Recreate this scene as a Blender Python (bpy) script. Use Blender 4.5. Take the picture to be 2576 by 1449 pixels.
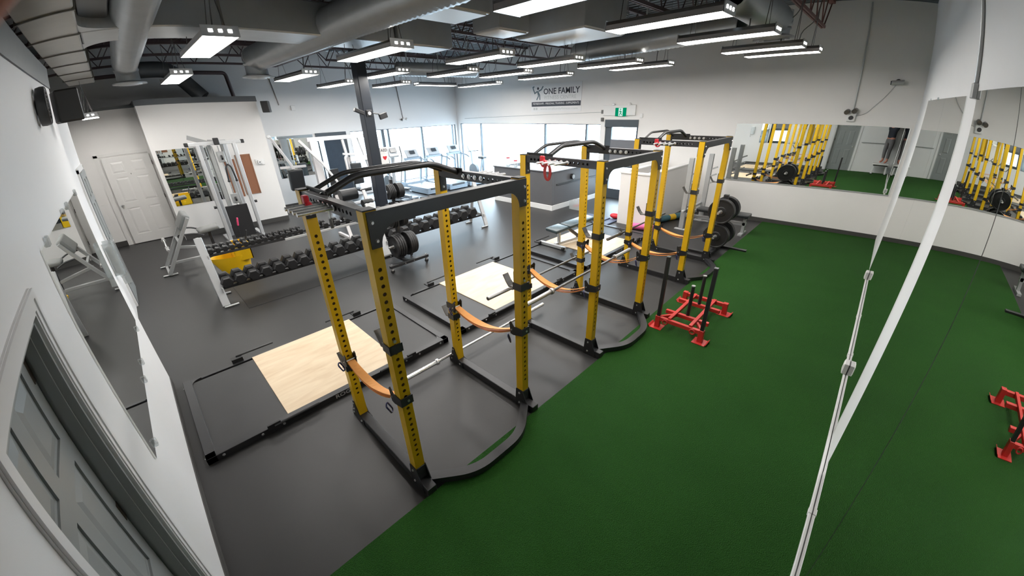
import bpy, bmesh, math, random
from mathutils import Vector, Matrix, Quaternion
random.seed(7)
PI = math.pi
SC = bpy.context.scene
for o in list(bpy.data.objects):
    bpy.data.objects.remove(o)
COL = SC.collection

# ---------------------------------------------------------------- camera
cam_d = bpy.data.cameras.new('camera')
cam = bpy.data.objects.new('camera', cam_d)
COL.objects.link(cam)
CAM = Vector((1.9, -0.8316, 2.5857))
R3 = Matrix(((0.71621604, -0.28661435, 0.63630715),
             (0.69734264, 0.32964719, -0.63643222),
             (-0.02734626, 0.89954708, 0.43596702)))
cam.matrix_world = Matrix.Translation(CAM) @ R3.to_4x4()
cam_d.type = 'PANO'
cam_d.panorama_type = 'FISHEYE_LENS_POLYNOMIAL'
cam_d.sensor_fit = 'HORIZONTAL'
cam_d.sensor_width = 36.0
S_ = 2.576 / 36.0            # thousands of pixels per millimetre of sensor
# angle = a1 r + a3 r^3 + a5 r^5, refitted to the four terms of the lens polynomial
A1, A3, A5 = 1.0629693, -0.30886611, 0.08518878
def fit_poly():
    rs = [0.01 * i for i in range(1, 149)]
    n = 4
    M = [[0.0] * n for _ in range(n)]
    b = [0.0] * n
    for r in rs:
        th = A1 * r + A3 * r ** 3 + A5 * r ** 5
        row = [r, r ** 2, r ** 3, r ** 4]
        for i in range(n):
            b[i] += row[i] * th
            for j in range(n):
                M[i][j] += row[i] * row[j]
    for i in range(n):
        p = M[i][i]
        for j in range(n): M[i][j] /= p
        b[i] /= p
        for k in range(n):
            if k != i:
                f = M[k][i]
                for j in range(n): M[k][j] -= f * M[i][j]
                b[k] -= f * b[i]
    return b
K = fit_poly()
cam_d.fisheye_fov = math.radians(220)
cam_d.fisheye_polynomial_k0 = 0.0
cam_d.fisheye_polynomial_k1 = -K[0] * S_
cam_d.fisheye_polynomial_k2 = -K[1] * S_ ** 2
cam_d.fisheye_polynomial_k3 = -K[2] * S_ ** 3
cam_d.fisheye_polynomial_k4 = -K[3] * S_ ** 4
cam_d.clip_start = 0.004
cam_d.dof.use_dof = True        # a phone lens: only what almost touches it blurs
cam_d.dof.focus_distance = 4.5
cam_d.lens = 50
cam_d.dof.aperture_fstop = 32.0
cam_d.clip_end = 300
SC.camera = cam

# ---------------------------------------------------------------- world, view
LAMP = 34.0
SKY = 20.0
w = bpy.data.worlds.new('world'); SC.world = w; w.use_nodes = True
bg = w.node_tree.nodes['Background']
bg.inputs[0].default_value = (0.72, 0.86, 1.0, 1); bg.inputs[1].default_value = SKY
SC.view_settings.view_transform = 'Standard'
SC.view_settings.look = 'None'
SC.view_settings.gamma = 1.0
SC.view_settings.use_curve_mapping = False
SC.view_settings.exposure = 0.0
SC.cycles.max_bounces = 8
SC.cycles.diffuse_bounces = 4
SC.cycles.glossy_bounces = 5
SC.cycles.transmission_bounces = 6
SC.cycles.caustics_reflective = False
SC.cycles.caustics_refractive = False
SC.cycles.sample_clamp_indirect = 6.0

# ---------------------------------------------------------------- materials
MATS = {}
def mat(name, col, rough=0.5, metal=0.0, var=0.0, vs=6.0, bump=0.0, bs=60.0, spec=0.5, coat=0.0):
    if name in MATS: return MATS[name]
    m = bpy.data.materials.new(name); m.use_nodes = True
    nt = m.node_tree; b = nt.nodes['Principled BSDF']
    b.inputs['Base Color'].default_value = (*col, 1)
    b.inputs['Roughness'].default_value = rough
    b.inputs['Metallic'].default_value = metal
    b.inputs['Specular IOR Level'].default_value = spec
    if coat: b.inputs['Coat Weight'].default_value = coat
    tc = nt.nodes.new('ShaderNodeTexCoord')
    if var > 0:
        n = nt.nodes.new('ShaderNodeTexNoise'); n.inputs['Scale'].default_value = vs; n.inputs['Detail'].default_value = 5
        nt.links.new(tc.outputs['Object'], n.inputs['Vector'])
        mx = nt.nodes.new('ShaderNodeMix'); mx.data_type = 'RGBA'
        mx.inputs['A'].default_value = (*[c * (1 - var) for c in col], 1)
        mx.inputs['B'].default_value = (*[min(1, c * (1 + var)) for c in col], 1)
        nt.links.new(n.outputs['Fac'], mx.inputs['Factor'])
        nt.links.new(mx.outputs['Result'], b.inputs['Base Color'])
    if bump > 0:
        n2 = nt.nodes.new('ShaderNodeTexNoise'); n2.inputs['Scale'].default_value = bs; n2.inputs['Detail'].default_value = 4
        nt.links.new(tc.outputs['Object'], n2.inputs['Vector'])
        bp = nt.nodes.new('ShaderNodeBump'); bp.inputs['Strength'].default_value = bump; bp.inputs['Distance'].default_value = 0.01
        nt.links.new(n2.outputs['Fac'], bp.inputs['Height']); nt.links.new(bp.outputs['Normal'], b.inputs['Normal'])
    MATS[name] = m
    return m
def emit(name, col, strength):
    m = bpy.data.materials.new(name); m.use_nodes = True
    nt = m.node_tree; nt.nodes.clear()
    e = nt.nodes.new('ShaderNodeEmission'); e.inputs[0].default_value = (*col, 1); e.inputs[1].default_value = strength
    o = nt.nodes.new('ShaderNodeOutputMaterial'); nt.links.new(e.outputs[0], o.inputs[0])
    MATS[name] = m
    return m
M_wall = mat('wall_paint', (0.80, 0.785, 0.765), 0.6, var=0.03, vs=2, bump=0.06, bs=180)
M_wallw = mat('wall_paint_white', (0.78, 0.78, 0.78), 0.55, var=0.02, vs=2, bump=0.05, bs=200)
M_trim = mat('white_gloss_trim', (0.8, 0.8, 0.79), 0.35, var=0.02)
M_doorw = mat('door_white', (0.76, 0.75, 0.73), 0.4, var=0.02)
M_doorg = mat('door_grey', (0.25, 0.265, 0.262), 0.42, var=0.04)
M_floor = mat('rubber_floor', (0.021, 0.0205, 0.0205), 0.44, var=0.2, vs=1.3, bump=0.08, bs=240)
M_base = mat('rubber_baseboard', (0.055, 0.053, 0.05), 0.45, var=0.1)
M_deck = mat('ceiling_deck_paint', (0.10, 0.115, 0.125), 0.6, var=0.12, vs=1.5)
M_joist = mat('joist_paint', (0.085, 0.06, 0.065), 0.55, var=0.25, vs=3)
M_joistr = mat('joist_primer_red', (0.17, 0.075, 0.065), 0.55, var=0.25, vs=3)
M_galv = mat('galvanized_steel', (0.50, 0.52, 0.53), 0.34, 0.45, var=0.12, vs=5)
M_foil = mat('foil_insulation', (0.56, 0.54, 0.50), 0.45, 0.3, var=0.10, vs=4, bump=0.25, bs=9)
M_col = mat('column_black', (0.02, 0.025, 0.035), 0.35, var=0.1)
M_yel = mat('yellow_powder_coat', (0.80, 0.48, 0.008), 0.38, var=0.06, vs=9, coat=0.15)
M_blk = mat('black_powder_coat', (0.013, 0.013, 0.014), 0.5, var=0.15, vs=12)
M_blk2 = mat('satin_black_steel', (0.022, 0.022, 0.024), 0.38, var=0.12, vs=12)
M_holeshade = mat('tube_inside_shade', (0.045, 0.018, 0.002), 0.6, var=0.1)  # dark brown put in for the shade inside the hollow posts
M_bolt = mat('zinc_bolt', (0.62, 0.62, 0.62), 0.3, 0.9, var=0.06)
M_chr = mat('chrome', (0.86, 0.86, 0.86), 0.22, 0.75, var=0.03)
M_steel = mat('bar_steel', (0.52, 0.51, 0.50), 0.28, 0.95, var=0.06)
M_steeld = mat('bar_steel_dark', (0.16, 0.155, 0.15), 0.35, 0.9, var=0.08)
M_org = mat('orange_webbing', (0.88, 0.38, 0.10), 0.65, var=0.08, vs=30, bump=0.2, bs=300)
M_blue = mat('blue_pin_plastic', (0.03, 0.035, 0.13), 0.4, var=0.1)
M_red = mat('red_powder_coat', (0.58, 0.035, 0.03), 0.36, var=0.1, vs=8)
M_redp = mat('red_plastic', (0.62, 0.025, 0.04), 0.4, var=0.08)
M_rub = mat('black_rubber', (0.014, 0.014, 0.015), 0.5, var=0.2, vs=15)
M_hex = mat('hex_head_rubber', (0.016, 0.016, 0.017), 0.42, var=0.2, vs=10)
M_silver = mat('silver_paint', (0.42, 0.43, 0.43), 0.35, 0.35, var=0.05)
M_silverl = mat('light_silver_paint', (0.55, 0.56, 0.57), 0.35, 0.3, var=0.05)
M_greyp = mat('grey_upholstery', (0.20, 0.205, 0.20), 0.45, var=0.08, bump=0.1, bs=200)
M_vinyl = mat('black_vinyl', (0.018, 0.02, 0.022), 0.38, var=0.1, bump=0.06, bs=200)
M_vinylb = mat('bench_vinyl', (0.05, 0.075, 0.085), 0.25, var=0.1, bump=0.05, bs=200)
M_white = mat('white_machine_paint', (0.72, 0.70, 0.70), 0.35, var=0.03)
M_whp = mat('white_plastic', (0.78, 0.78, 0.77), 0.4, var=0.03)
M_bucket = mat('yellow_bucket_plastic', (0.78, 0.47, 0.008), 0.4, var=0.05)
M_cork = mat('cork_board', (0.27, 0.115, 0.06), 0.8, var=0.22, vs=80, bump=0.2, bs=150)
M_desk = mat('desk_grey_laminate', (0.115, 0.115, 0.12), 0.45, var=0.06)
M_tm = mat('treadmill_grey', (0.23, 0.28, 0.33), 0.35, 0.2, var=0.06)
M_tmd = mat('treadmill_dark', (0.05, 0.055, 0.06), 0.45, var=0.1)
M_pink = mat('pink_foam', (0.72, 0.13, 0.34), 0.6, var=0.08)
M_teal = mat('teal_foam', (0.04, 0.12, 0.15), 0.6, var=0.1)
M_mat = mat('blue_mat_vinyl', (0.06, 0.08, 0.14), 0.5, var=0.1)
M_screen = mat('console_screen', (0.05, 0.06, 0.07), 0.2, var=0.1)
M_skin = mat('skin', (0.50, 0.21, 0.15), 0.5, var=0.08, vs=20)
M_shirt = mat('navy_shirt', (0.012, 0.015, 0.025), 0.8, var=0.2, vs=15)
M_pants = mat('grey_pants', (0.13, 0.12, 0.125), 0.8, var=0.15, vs=15)
M_hair = mat('dark_hair', (0.02, 0.014, 0.01), 0.6, var=0.2)
M_bronze = mat('aged_bronze_hinge', (0.10, 0.075, 0.06), 0.35, 0.8, var=0.2, vs=20)
M_signw = mat('sign_white', (0.80, 0.80, 0.80), 0.5, var=0.02)
M_ink = mat('sign_ink_navy', (0.035, 0.04, 0.055), 0.6, var=0.05)
M_inkg = mat('sign_ink_grey', (0.55, 0.57, 0.56), 0.6, var=0.05)
M_inkt = mat('sign_ink_teal', (0.13, 0.19, 0.22), 0.6, var=0.05)
M_asph = mat('asphalt', (0.30, 0.31, 0.32), 0.8, var=0.1, vs=3)
M_car = mat('car_paint', (0.55, 0.58, 0.6), 0.3, var=0.05)

def mirror_mat():
    m = mat('mirror_silver', (0.86, 0.885, 0.86), 0.0, 1.0)
    return m
M_mirror = mirror_mat()
def glass_mat():
    m = bpy.data.materials.new('window_glass'); m.use_nodes = True
    nt = m.node_tree; nt.nodes.clear()
    t = nt.nodes.new('ShaderNodeBsdfTransparent'); t.inputs[0].default_value = (0.95, 0.98, 0.98, 1)
    g = nt.nodes.new('ShaderNodeBsdfGlossy'); g.inputs['Roughness'].default_value = 0.02
    f = nt.nodes.new('ShaderNodeValue'); f.outputs[0].default_value = 0.06
    mx = nt.nodes.new('ShaderNodeMixShader'); o = nt.nodes.new('ShaderNodeOutputMaterial')
    nt.links.new(f.outputs[0], mx.inputs[0]); nt.links.new(t.outputs[0], mx.inputs[1]); nt.links.new(g.outputs[0], mx.inputs[2])
    nt.links.new(mx.outputs[0], o.inputs[0])
    return m
M_glass = glass_mat()
def plastic_clear():
    m = bpy.data.materials.new('clear_plastic'); m.use_nodes = True
    nt = m.node_tree; nt.nodes.clear()
    t = nt.nodes.new('ShaderNodeBsdfTransparent'); t.inputs[0].default_value = (0.9, 0.92, 0.93, 1)
    g = nt.nodes.new('ShaderNodeBsdfPrincipled'); g.inputs['Base Color'].default_value = (0.75, 0.78, 0.78, 1); g.inputs['Roughness'].default_value = 0.15
    mx = nt.nodes.new('ShaderNodeMixShader'); mx.inputs[0].default_value = 0.3
    o = nt.nodes.new('ShaderNodeOutputMaterial')
    nt.links.new(t.outputs[0], mx.inputs[1]); nt.links.new(g.outputs[0], mx.inputs[2]); nt.links.new(mx.outputs[0], o.inputs[0])
    return m
M_clear = plastic_clear()
def turf_mat():
    m = bpy.data.materials.new('turf_green'); m.use_nodes = True
    nt = m.node_tree; b = nt.nodes['Principled BSDF']
    tc = nt.nodes.new('ShaderNodeTexCoord')
    n1 = nt.nodes.new('ShaderNodeTexNoise'); n1.inputs['Scale'].default_value = 1.6; n1.inputs['Detail'].default_value = 4
    n2 = nt.nodes.new('ShaderNodeTexNoise'); n2.inputs['Scale'].default_value = 160; n2.inputs['Detail'].default_value = 6
    nt.links.new(tc.outputs['Object'], n1.inputs['Vector']); nt.links.new(tc.outputs['Object'], n2.inputs['Vector'])
    r1 = nt.nodes.new('ShaderNodeMix'); r1.data_type = 'RGBA'
    r1.inputs['A'].default_value = (0.013, 0.075, 0.006, 1); r1.inputs['B'].default_value = (0.022, 0.105, 0.010, 1)
    nt.links.new(n1.outputs['Fac'], r1.inputs['Factor'])
    r2 = nt.nodes.new('ShaderNodeMix'); r2.data_type = 'RGBA'; r2.blend_type = 'MULTIPLY'
    r2.inputs['Factor'].default_value = 0.55
    cr = nt.nodes.new('ShaderNodeValToRGB'); cr.color_ramp.elements[0].position = 0.35; cr.color_ramp.elements[1].position = 0.65
    cr.color_ramp.elements[0].color = (0.35, 0.35, 0.35, 1)
    nt.links.new(n2.outputs['Fac'], cr.inputs[0])
    nt.links.new(r1.outputs['Result'], r2.inputs['A']); nt.links.new(cr.outputs[0], r2.inputs['B'])
    nt.links.new(r2.outputs['Result'], b.inputs['Base Color'])
    b.inputs['Roughness'].default_value = 0.85; b.inputs['Specular IOR Level'].default_value = 0.2
    bp = nt.nodes.new('ShaderNodeBump'); bp.inputs['Strength'].default_value = 0.7; bp.inputs['Distance'].default_value = 0.02
    nt.links.new(n2.outputs['Fac'], bp.inputs['Height']); nt.links.new(bp.outputs['Normal'], b.inputs['Normal'])
    return m
M_turf = turf_mat()
def ply_mat():
    m = bpy.data.materials.new('birch_plywood'); m.use_nodes = True
    nt = m.node_tree; b = nt.nodes['Principled BSDF']
    tc = nt.nodes.new('ShaderNodeTexCoord'); mp = nt.nodes.new('ShaderNodeMapping')
    mp.inputs['Scale'].default_value = (6.0, 1.2, 1)
    n = nt.nodes.new('ShaderNodeTexNoise'); n.inputs['Scale'].default_value = 2.2; n.inputs['Detail'].default_value = 8; n.inputs['Distortion'].default_value = 0.6
    nt.links.new(tc.outputs['Object'], mp.inputs[0]); nt.links.new(mp.outputs[0], n.inputs['Vector'])
    cr = nt.nodes.new('ShaderNodeValToRGB')
    cr.color_ramp.elements[0].position = 0.3; cr.color_ramp.elements[0].color = (0.70, 0.53, 0.34, 1)
    cr.color_ramp.elements[1].position = 0.7; cr.color_ramp.elements[1].color = (0.82, 0.67, 0.47, 1)
    nt.links.new(n.outputs['Fac'], cr.inputs[0]); nt.links.new(cr.outputs[0], b.inputs['Base Color'])
    b.inputs['Roughness'].default_value = 0.45
    return m
M_ply = ply_mat()
M_lamp = emit('lamp_diffuser', (1.0, 0.965, 0.92), LAMP)
M_green = emit('exit_green', (0.0, 0.30, 0.14), 0.9)
M_exitw = emit('exit_white', (0.75, 0.95, 0.9), 0.9)

# ---------------------------------------------------------------- mesh builder
class MB:
    def __init__(s): s.v = []; s.f = []; s.sm = set()
    def add(s, vs, fs, smooth=False):
        n = len(s.v); s.v += [tuple(v) for v in vs]
        for f in fs:
            if smooth: s.sm.add(len(s.f))
            s.f.append(tuple(i + n for i in f))
        return s
    def box(s, c, d, rot=None, ch=0.0):
        hx, hy, hz = d[0] / 2, d[1] / 2, d[2] / 2
        c = Vector(c)
        if ch <= 0:
            vs = [Vector((x * hx, y * hy, z * hz)) for x in (-1, 1) for y in (-1, 1) for z in (-1, 1)]
            fs = [(0, 1, 3, 2), (4, 6, 7, 5), (0, 4, 5, 1), (2, 3, 7, 6), (0, 2, 6, 4), (1, 5, 7, 3)]
        else:
            bm = bmesh.new(); bmesh.ops.create_cube(bm, size=1)
            for v in bm.verts: v.co = Vector((v.co.x * d[0], v.co.y * d[1], v.co.z * d[2]))
            bmesh.ops.bevel(bm, geom=bm.edges[:], offset=min(ch, 0.45 * min(d)), segments=1, affect='EDGES')
            bm.verts.index_update()
            vs = [v.co.copy() for v in bm.verts]; fs = [tuple(v.index for v in f.verts) for f in bm.faces]; bm.free()
        if rot is not None: vs = [rot @ v for v in vs]
        return s.add([v + c for v in vs], fs)
    def b2(s, a, b, ch=0.0):
        c = [(a[i] + b[i]) / 2 for i in range(3)]; d = [abs(b[i] - a[i]) for i in range(3)]
        return s.box(c, d, None, ch)
    def frame(s, p0, p1, up=(0, 0, 1)):
        p0 = Vector(p0); p1 = Vector(p1); z = (p1 - p0).normalized(); u = Vector(up)
        if abs(z.dot(u)) > 0.98: u = Vector((1, 0, 0))
        x = u.cross(z).normalized(); y = z.cross(x)
        return Matrix((x, y, z)).transposed(), (p0 + p1) / 2, (p1 - p0).length
    def bar(s, p0, p1, w, h, up=(0, 0, 1), ch=0.0):
        R, c, L = s.frame(p0, p1, up)
        return s.box(c, (w, h, L), R, ch)
    def cyl(s, p0, p1, r, n=16, r2=None, caps=True):
        R, c, L = s.frame(p0, p1); r2 = r if r2 is None else r2
        vs = []
        for k, (rr, z) in enumerate(((r, -L / 2), (r2, L / 2))):
            for i in range(n):
                a = 2 * PI * i / n; vs.append(R @ Vector((rr * math.cos(a), rr * math.sin(a), z)) + c)
        s.add(vs, [(i, (i + 1) % n, n + (i + 1) % n, n + i) for i in range(n)], True)
        if caps: s.add(vs, [tuple(range(n - 1, -1, -1)), tuple(range(n, 2 * n))])
        return s
    def tube(s, pts, r, n=10, closed=False, prof=None, up=None, caps=True):
        pts = [Vector(p) for p in pts]; m = len(pts); rings = []
        pr = prof or [(r * math.cos(2 * PI * i / n), r * math.sin(2 * PI * i / n)) for i in range(n)]
        n = len(pr); prev = None
        for i, p in enumerate(pts):
            if closed: t = (pts[(i + 1) % m] - pts[i - 1]).normalized()
            else: t = (pts[min(i + 1, m - 1)] - pts[max(i - 1, 0)]).normalized()
            if up is not None: u = Vector(up)
            elif prev is None: u = Vector((0, 0, 1)) if abs(t.z) < 0.9 else Vector((1, 0, 0))
            else: u = prev
            x = u.cross(t)
            if x.length < 1e-6: x = Vector((1, 0, 0)).cross(t)
            x.normalize(); y = t.cross(x); prev = y
            k = 1.0
            if not closed and 0 < i < m - 1:
                a = (pts[i] - pts[i - 1]).normalized(); b = (pts[i + 1] - pts[i]).normalized()
                k = 1.0 / max(0.5, math.sqrt(max(0.0, (1 + a.dot(b)) / 2)))
                if k < 1.02: k = 1.0
            rings.append([p + x * q[0] * (k if prof else 1) + y * q[1] for q in pr])
        vs = [v for rg in rings for v in rg]; fs = []
        for i in range(m if closed else m - 1):
            j = (i + 1) % m
            for a in range(n):
                b = (a + 1) % n; fs.append((i * n + a, i * n + b, j * n + b, j * n + a))
        s.add(vs, fs, prof is None)
        if not closed and caps: s.add(vs, [tuple(range(n - 1, -1, -1)), tuple(range((m - 1) * n, m * n))])
        return s
    def prism(s, poly, origin, ax, ay, h):
        """polygon in the plane (ax, ay) at origin, extruded by vector h"""
        o = Vector(origin); ax = Vector(ax); ay = Vector(ay); h = Vector(h); n = len(poly)
        a = [o + ax * p[0] + ay * p[1] for p in poly]; b = [v + h for v in a]
        return s.add(a + b, [tuple(range(n - 1, -1, -1)), tuple(range(n, 2 * n))] + [(i, (i + 1) % n, n + (i + 1) % n, n + i) for i in range(n)])
    def lathe(s, prof, o, axis=(0, 0, 1), n=24):
        o = Vector(o); q = Vector((0, 0, 1)).rotation_difference(Vector(axis)); vs = []; m = len(prof)
        for (r, z) in prof:
            for i in range(n):
                a = 2 * PI * i / n; vs.append(q @ Vector((r * math.cos(a), r * math.sin(a), z)) + o)
        fs = [(k * n + i, k * n + (i + 1) % n, (k + 1) * n + (i + 1) % n, (k + 1) * n + i) for k in range(m - 1) for i in range(n)]
        return s.add(vs, fs, True)
    def sph(s, c, r, n=12, sc=(1, 1, 1)):
        c = Vector(c); vs = []; m = n // 2 + 1
        for k in range(m):
            t = PI * k / (m - 1)
            for i in range(n):
                a = 2 * PI * i / n
                vs.append(c + Vector((r * sc[0] * math.sin(t) * math.cos(a), r * sc[1] * math.sin(t) * math.sin(a), r * sc[2] * math.cos(t))))
        fs = [(k * n + i, (k + 1) * n + i, (k + 1) * n + (i + 1) % n, k * n + (i + 1) % n) for k in range(m - 1) for i in range(n)]
        return s.add(vs, fs, True)
    def build(s, name, m, parent=None, W=False):
        me = bpy.data.meshes.new(name)
        vs = s.v
        if W and parent is not None:
            off = Vector(parent.location); p = parent.parent
            while p is not None: off += Vector(p.location); p = p.parent
            vs = [(v[0] - off.x, v[1] - off.y, v[2] - off.z) for v in vs]
        me.from_pydata([tuple(v) for v in vs], [], s.f)
        bm = bmesh.new(); bm.from_mesh(me)
        bmesh.ops.remove_doubles(bm, verts=bm.verts[:], dist=1e-5)
        bmesh.ops.recalc_face_normals(bm, faces=bm.faces[:]); bm.to_mesh(me); bm.free()
        if s.sm:
            me.polygons.foreach_set('use_smooth', [True] * len(me.polygons))
            try: me.set_sharp_from_angle(angle=math.radians(38))
            except Exception: pass
        me.update()
        o = bpy.data.objects.new(name, me); COL.objects.link(o)
        if m is not None: me.materials.append(m)
        if parent is not None: o.parent = parent
        return o
def tag(o, label, cat, group=None):
    o['label'] = label; o['category'] = cat
    if group: o['group'] = group
    return o
def thing(name, label, cat, loc=(0, 0, 0), rz=0.0, group=None):
    o = bpy.data.objects.new(name, None); COL.objects.link(o)
    o.empty_display_size = 0.1
    o.location = loc; o.rotation_euler = (0, 0, rz)
    return tag(o, label, cat, group)
def struct(name, mb, m, parent=None):
    o = mb.build(name, m, parent)
    o['kind'] = 'structure'
    return o
def dup(root, loc=None, rz=None, label=None, group=None):
    r = root.copy(); COL.objects.link(r)
    if loc is not None: r.location = loc
    if rz is not None: r.rotation_euler = (0, 0, rz)
    if label: r['label'] = label
    if group: r['group'] = group
    for ch in list(root.children):
        c = ch.copy(); COL.objects.link(c); c.parent = r
        for g in list(ch.children):
            d = g.copy(); COL.objects.link(d); d.parent = c
    return r
def share(o, name=None, parent=None, loc=None):
    c = o.copy(); COL.objects.link(c)
    if parent is not None: c.parent = parent
    if loc is not None: c.location = loc
    return c
def text_mb(txt, size, o, ax, ay, depth=0.002, align='CENTER', bold=0.0, width=None):
    """lettering as thin solid geometry: x along ax, y along ay, standing depth proud"""
    cu = bpy.data.curves.new('t', 'FONT'); cu.body = txt; cu.size = size; cu.align_x = align
    cu.resolution_u = 2; cu.offset = bold
    ob = bpy.data.objects.new('t', cu); COL.objects.link(ob)
    dg = bpy.context.evaluated_depsgraph_get(); me = bpy.data.meshes.new_from_object(ob.evaluated_get(dg))
    ax = Vector(ax); ay = Vector(ay); nz = ax.cross(ay).normalized(); o = Vector(o)
    sx = 1.0
    if width and len(me.vertices):
        xs = [v.co.x for v in me.vertices]; sx = width / max(1e-6, max(xs) - min(xs))
    mb = MB()
    front = [o + ax * v.co.x * sx + ay * v.co.y + nz * depth for v in me.vertices]
    mb.add(front, [tuple(p.vertices) for p in me.polygons])
    bpy.data.objects.remove(ob); bpy.data.curves.remove(cu); bpy.data.meshes.remove(me)
    return mb
ORD = ['first', 'second', 'third', 'fourth', 'fifth', 'sixth', 'seventh', 'eighth', 'ninth', 'tenth', 'eleventh', 'twelfth', 'thirteenth', 'fourteenth', 'fifteenth', 'sixteenth', 'seventeenth', 'eighteenth', 'nineteenth', 'twentieth', 'twenty-first', 'twenty-second', 'twenty-third', 'twenty-fourth', 'twenty-fifth']
def arc(c, r, a0, a1, n, ax=(1, 0, 0), ay=(0, 1, 0)):
    c = Vector(c); ax = Vector(ax); ay = Vector(ay)
    return [c + ax * r * math.cos(a0 + (a1 - a0) * i / n) + ay * r * math.sin(a0 + (a1 - a0) * i / n) for i in range(n + 1)]
def fillet(pts, r, n=5):
    pts = [Vector(p) for p in pts]; out = [pts[0]]
    for i in range(1, len(pts) - 1):
        a = (pts[i - 1] - pts[i]); b = (pts[i + 1] - pts[i]); d = min(r, a.length * 0.49, b.length * 0.49)
        p0 = pts[i] + a.normalized() * d; p1 = pts[i] + b.normalized() * d
        for k in range(n + 1):
            t = k / n; out.append(p0 * (1 - t) ** 2 + pts[i] * 2 * t * (1 - t) + p1 * t * t)
    out.append(pts[-1]); return out
def roundrect(w, h, r, n=4):
    out = []
    for cx, cy, a in ((w / 2 - r, h / 2 - r, 0), (-w / 2 + r, h / 2 - r, PI / 2), (-w / 2 + r, -h / 2 + r, PI), (w / 2 - r, -h / 2 + r, 1.5 * PI)):
        for i in range(n + 1):
            t = a + PI / 2 * i / n; out.append((cx + r * math.cos(t), cy + r * math.sin(t)))
    return out
# ================================================================ the setting
XE, YN, YS, XW, ZC, XK, XD, XS = 2.2557, 9.5702, -1.2506, -11.4, 4.42, -9.75, -10.5, -3.007
struct('floor', MB().b2((XW - 0.2, -4.7, -0.08), (XE + 0.2, YN + 0.2, 0.0)), M_floor)
turf = MB().b2((0.16, YS, 0.0), (XE, YN, 0.014)).build('floor_turf', M_turf); turf['kind'] = 'structure'
# north wall with window band and entrance door
nw = MB()
wx0, wx1, wz0, wz1, dx0, dx1, dz1 = -11.24, -4.56, 0.2, 2.13, -4.40, -3.35, 2.26
nw.b2((XW - 0.2, YN, 0), (wx0, YN + 0.2, ZC)); nw.b2((wx0, YN, 0), (wx1, YN + 0.2, wz0)); nw.b2((wx0, YN, wz1), (wx1, YN + 0.2, ZC))
nw.b2((wx1, YN, 0), (dx0, YN + 0.2, ZC)); nw.b2((dx0, YN, dz1), (dx1, YN + 0.2, ZC)); nw.b2((dx1, YN, 0), (XE + 0.2, YN + 0.2, ZC))
struct('wall_north', nw, M_wall)
def window(name, x0, x1, z0, z1, y, mull, along, lean=0.0):
    fr = MB(); P = (lambda a, d, z: (a, y + d, z)) if along == 'x' else (lambda a, d, z: (y - d, a, z))
    for z in (z0, z1): fr.b2(P(x0, 0.03, z - 0.02), P(x1, 0.09, z + 0.02))
    for a in (x0, x1): fr.b2(P(a - 0.025, 0.03, z0), P(a + 0.025, 0.09, z1))
    for a, wd in mull: fr.b2(P(a - wd / 2, 0.02, z0), P(a + wd / 2, 0.10, z1))
    o = struct(name, fr, M_frame)
    cuts = [x0] + [a for a, _ in mull] + [x1]
    for i in range(len(cuts) - 1):
        MB().b2(P(cuts[i] + 0.01, 0.055, z0), P(cuts[i + 1] - 0.01, 0.062, z1)).build('pane', M_glass, o)
    return o
M_frame = mat('window_frame_dark', (0.06, 0.075, 0.09), 0.4, var=0.1)
window('window_1', wx0, wx1, wz0, wz1, YN, [(-10.0, 0.05), (-6.73, 0.05), (-5.08, 0.05)], 'x')
# west wall with glazed front and door
ww = MB(); vy0, vy1, ey0, ey1 = 4.95, 9.45, 3.8, 4.8
ww.b2((XW - 0.2, -4.7, 0), (XW, ey0, ZC)); ww.b2((XW - 0.2, ey0, 2.12), (XW, ey1, ZC)); ww.b2((XW - 0.2, ey1, 0), (XW, vy0, ZC))
ww.b2((XW - 0.2, vy0, 0), (XW, vy1, 0.2)); ww.b2((XW - 0.2, vy0, 2.1), (XW, vy1, ZC)); ww.b2((XW - 0.2, vy1, 0), (XW, YN + 0.2, ZC))
struct('wall_west', ww, M_wallw)
window('window_2', vy0, vy1, 0.2, 2.1, XW, [(6.16, 0.11), (6.38, 0.07), (7.82, 0.07), (9.31, 0.05)], 'y')
d = struct('door_1', MB().b2((XW - 0.09, ey0, 0), (XW - 0.03, ey0 + 0.09, 2.12)).b2((XW - 0.09, ey1 - 0.09, 0), (XW - 0.03, ey1, 2.12)).b2((XW - 0.12, ey0, 1.98), (XW + 0.03, ey1, 2.12)).b2((XW - 0.09, ey0, 0), (XW - 0.03, ey1, 0.15)), M_frame)
MB().b2((XW - 0.08, ey0 + 0.25, 0.1), (XW - 0.04, ey1 - 0.05, 1.98)).build('dark_curtain', mat('navy_curtain', (0.03, 0.045, 0.065), 0.8, var=0.2, vs=8), d)
MB().b2((XW - 0.065, ey0 + 0.05, 0.1), (XW - 0.058, ey1 - 0.05, 1.98)).build('pane', M_glass, d)
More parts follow.
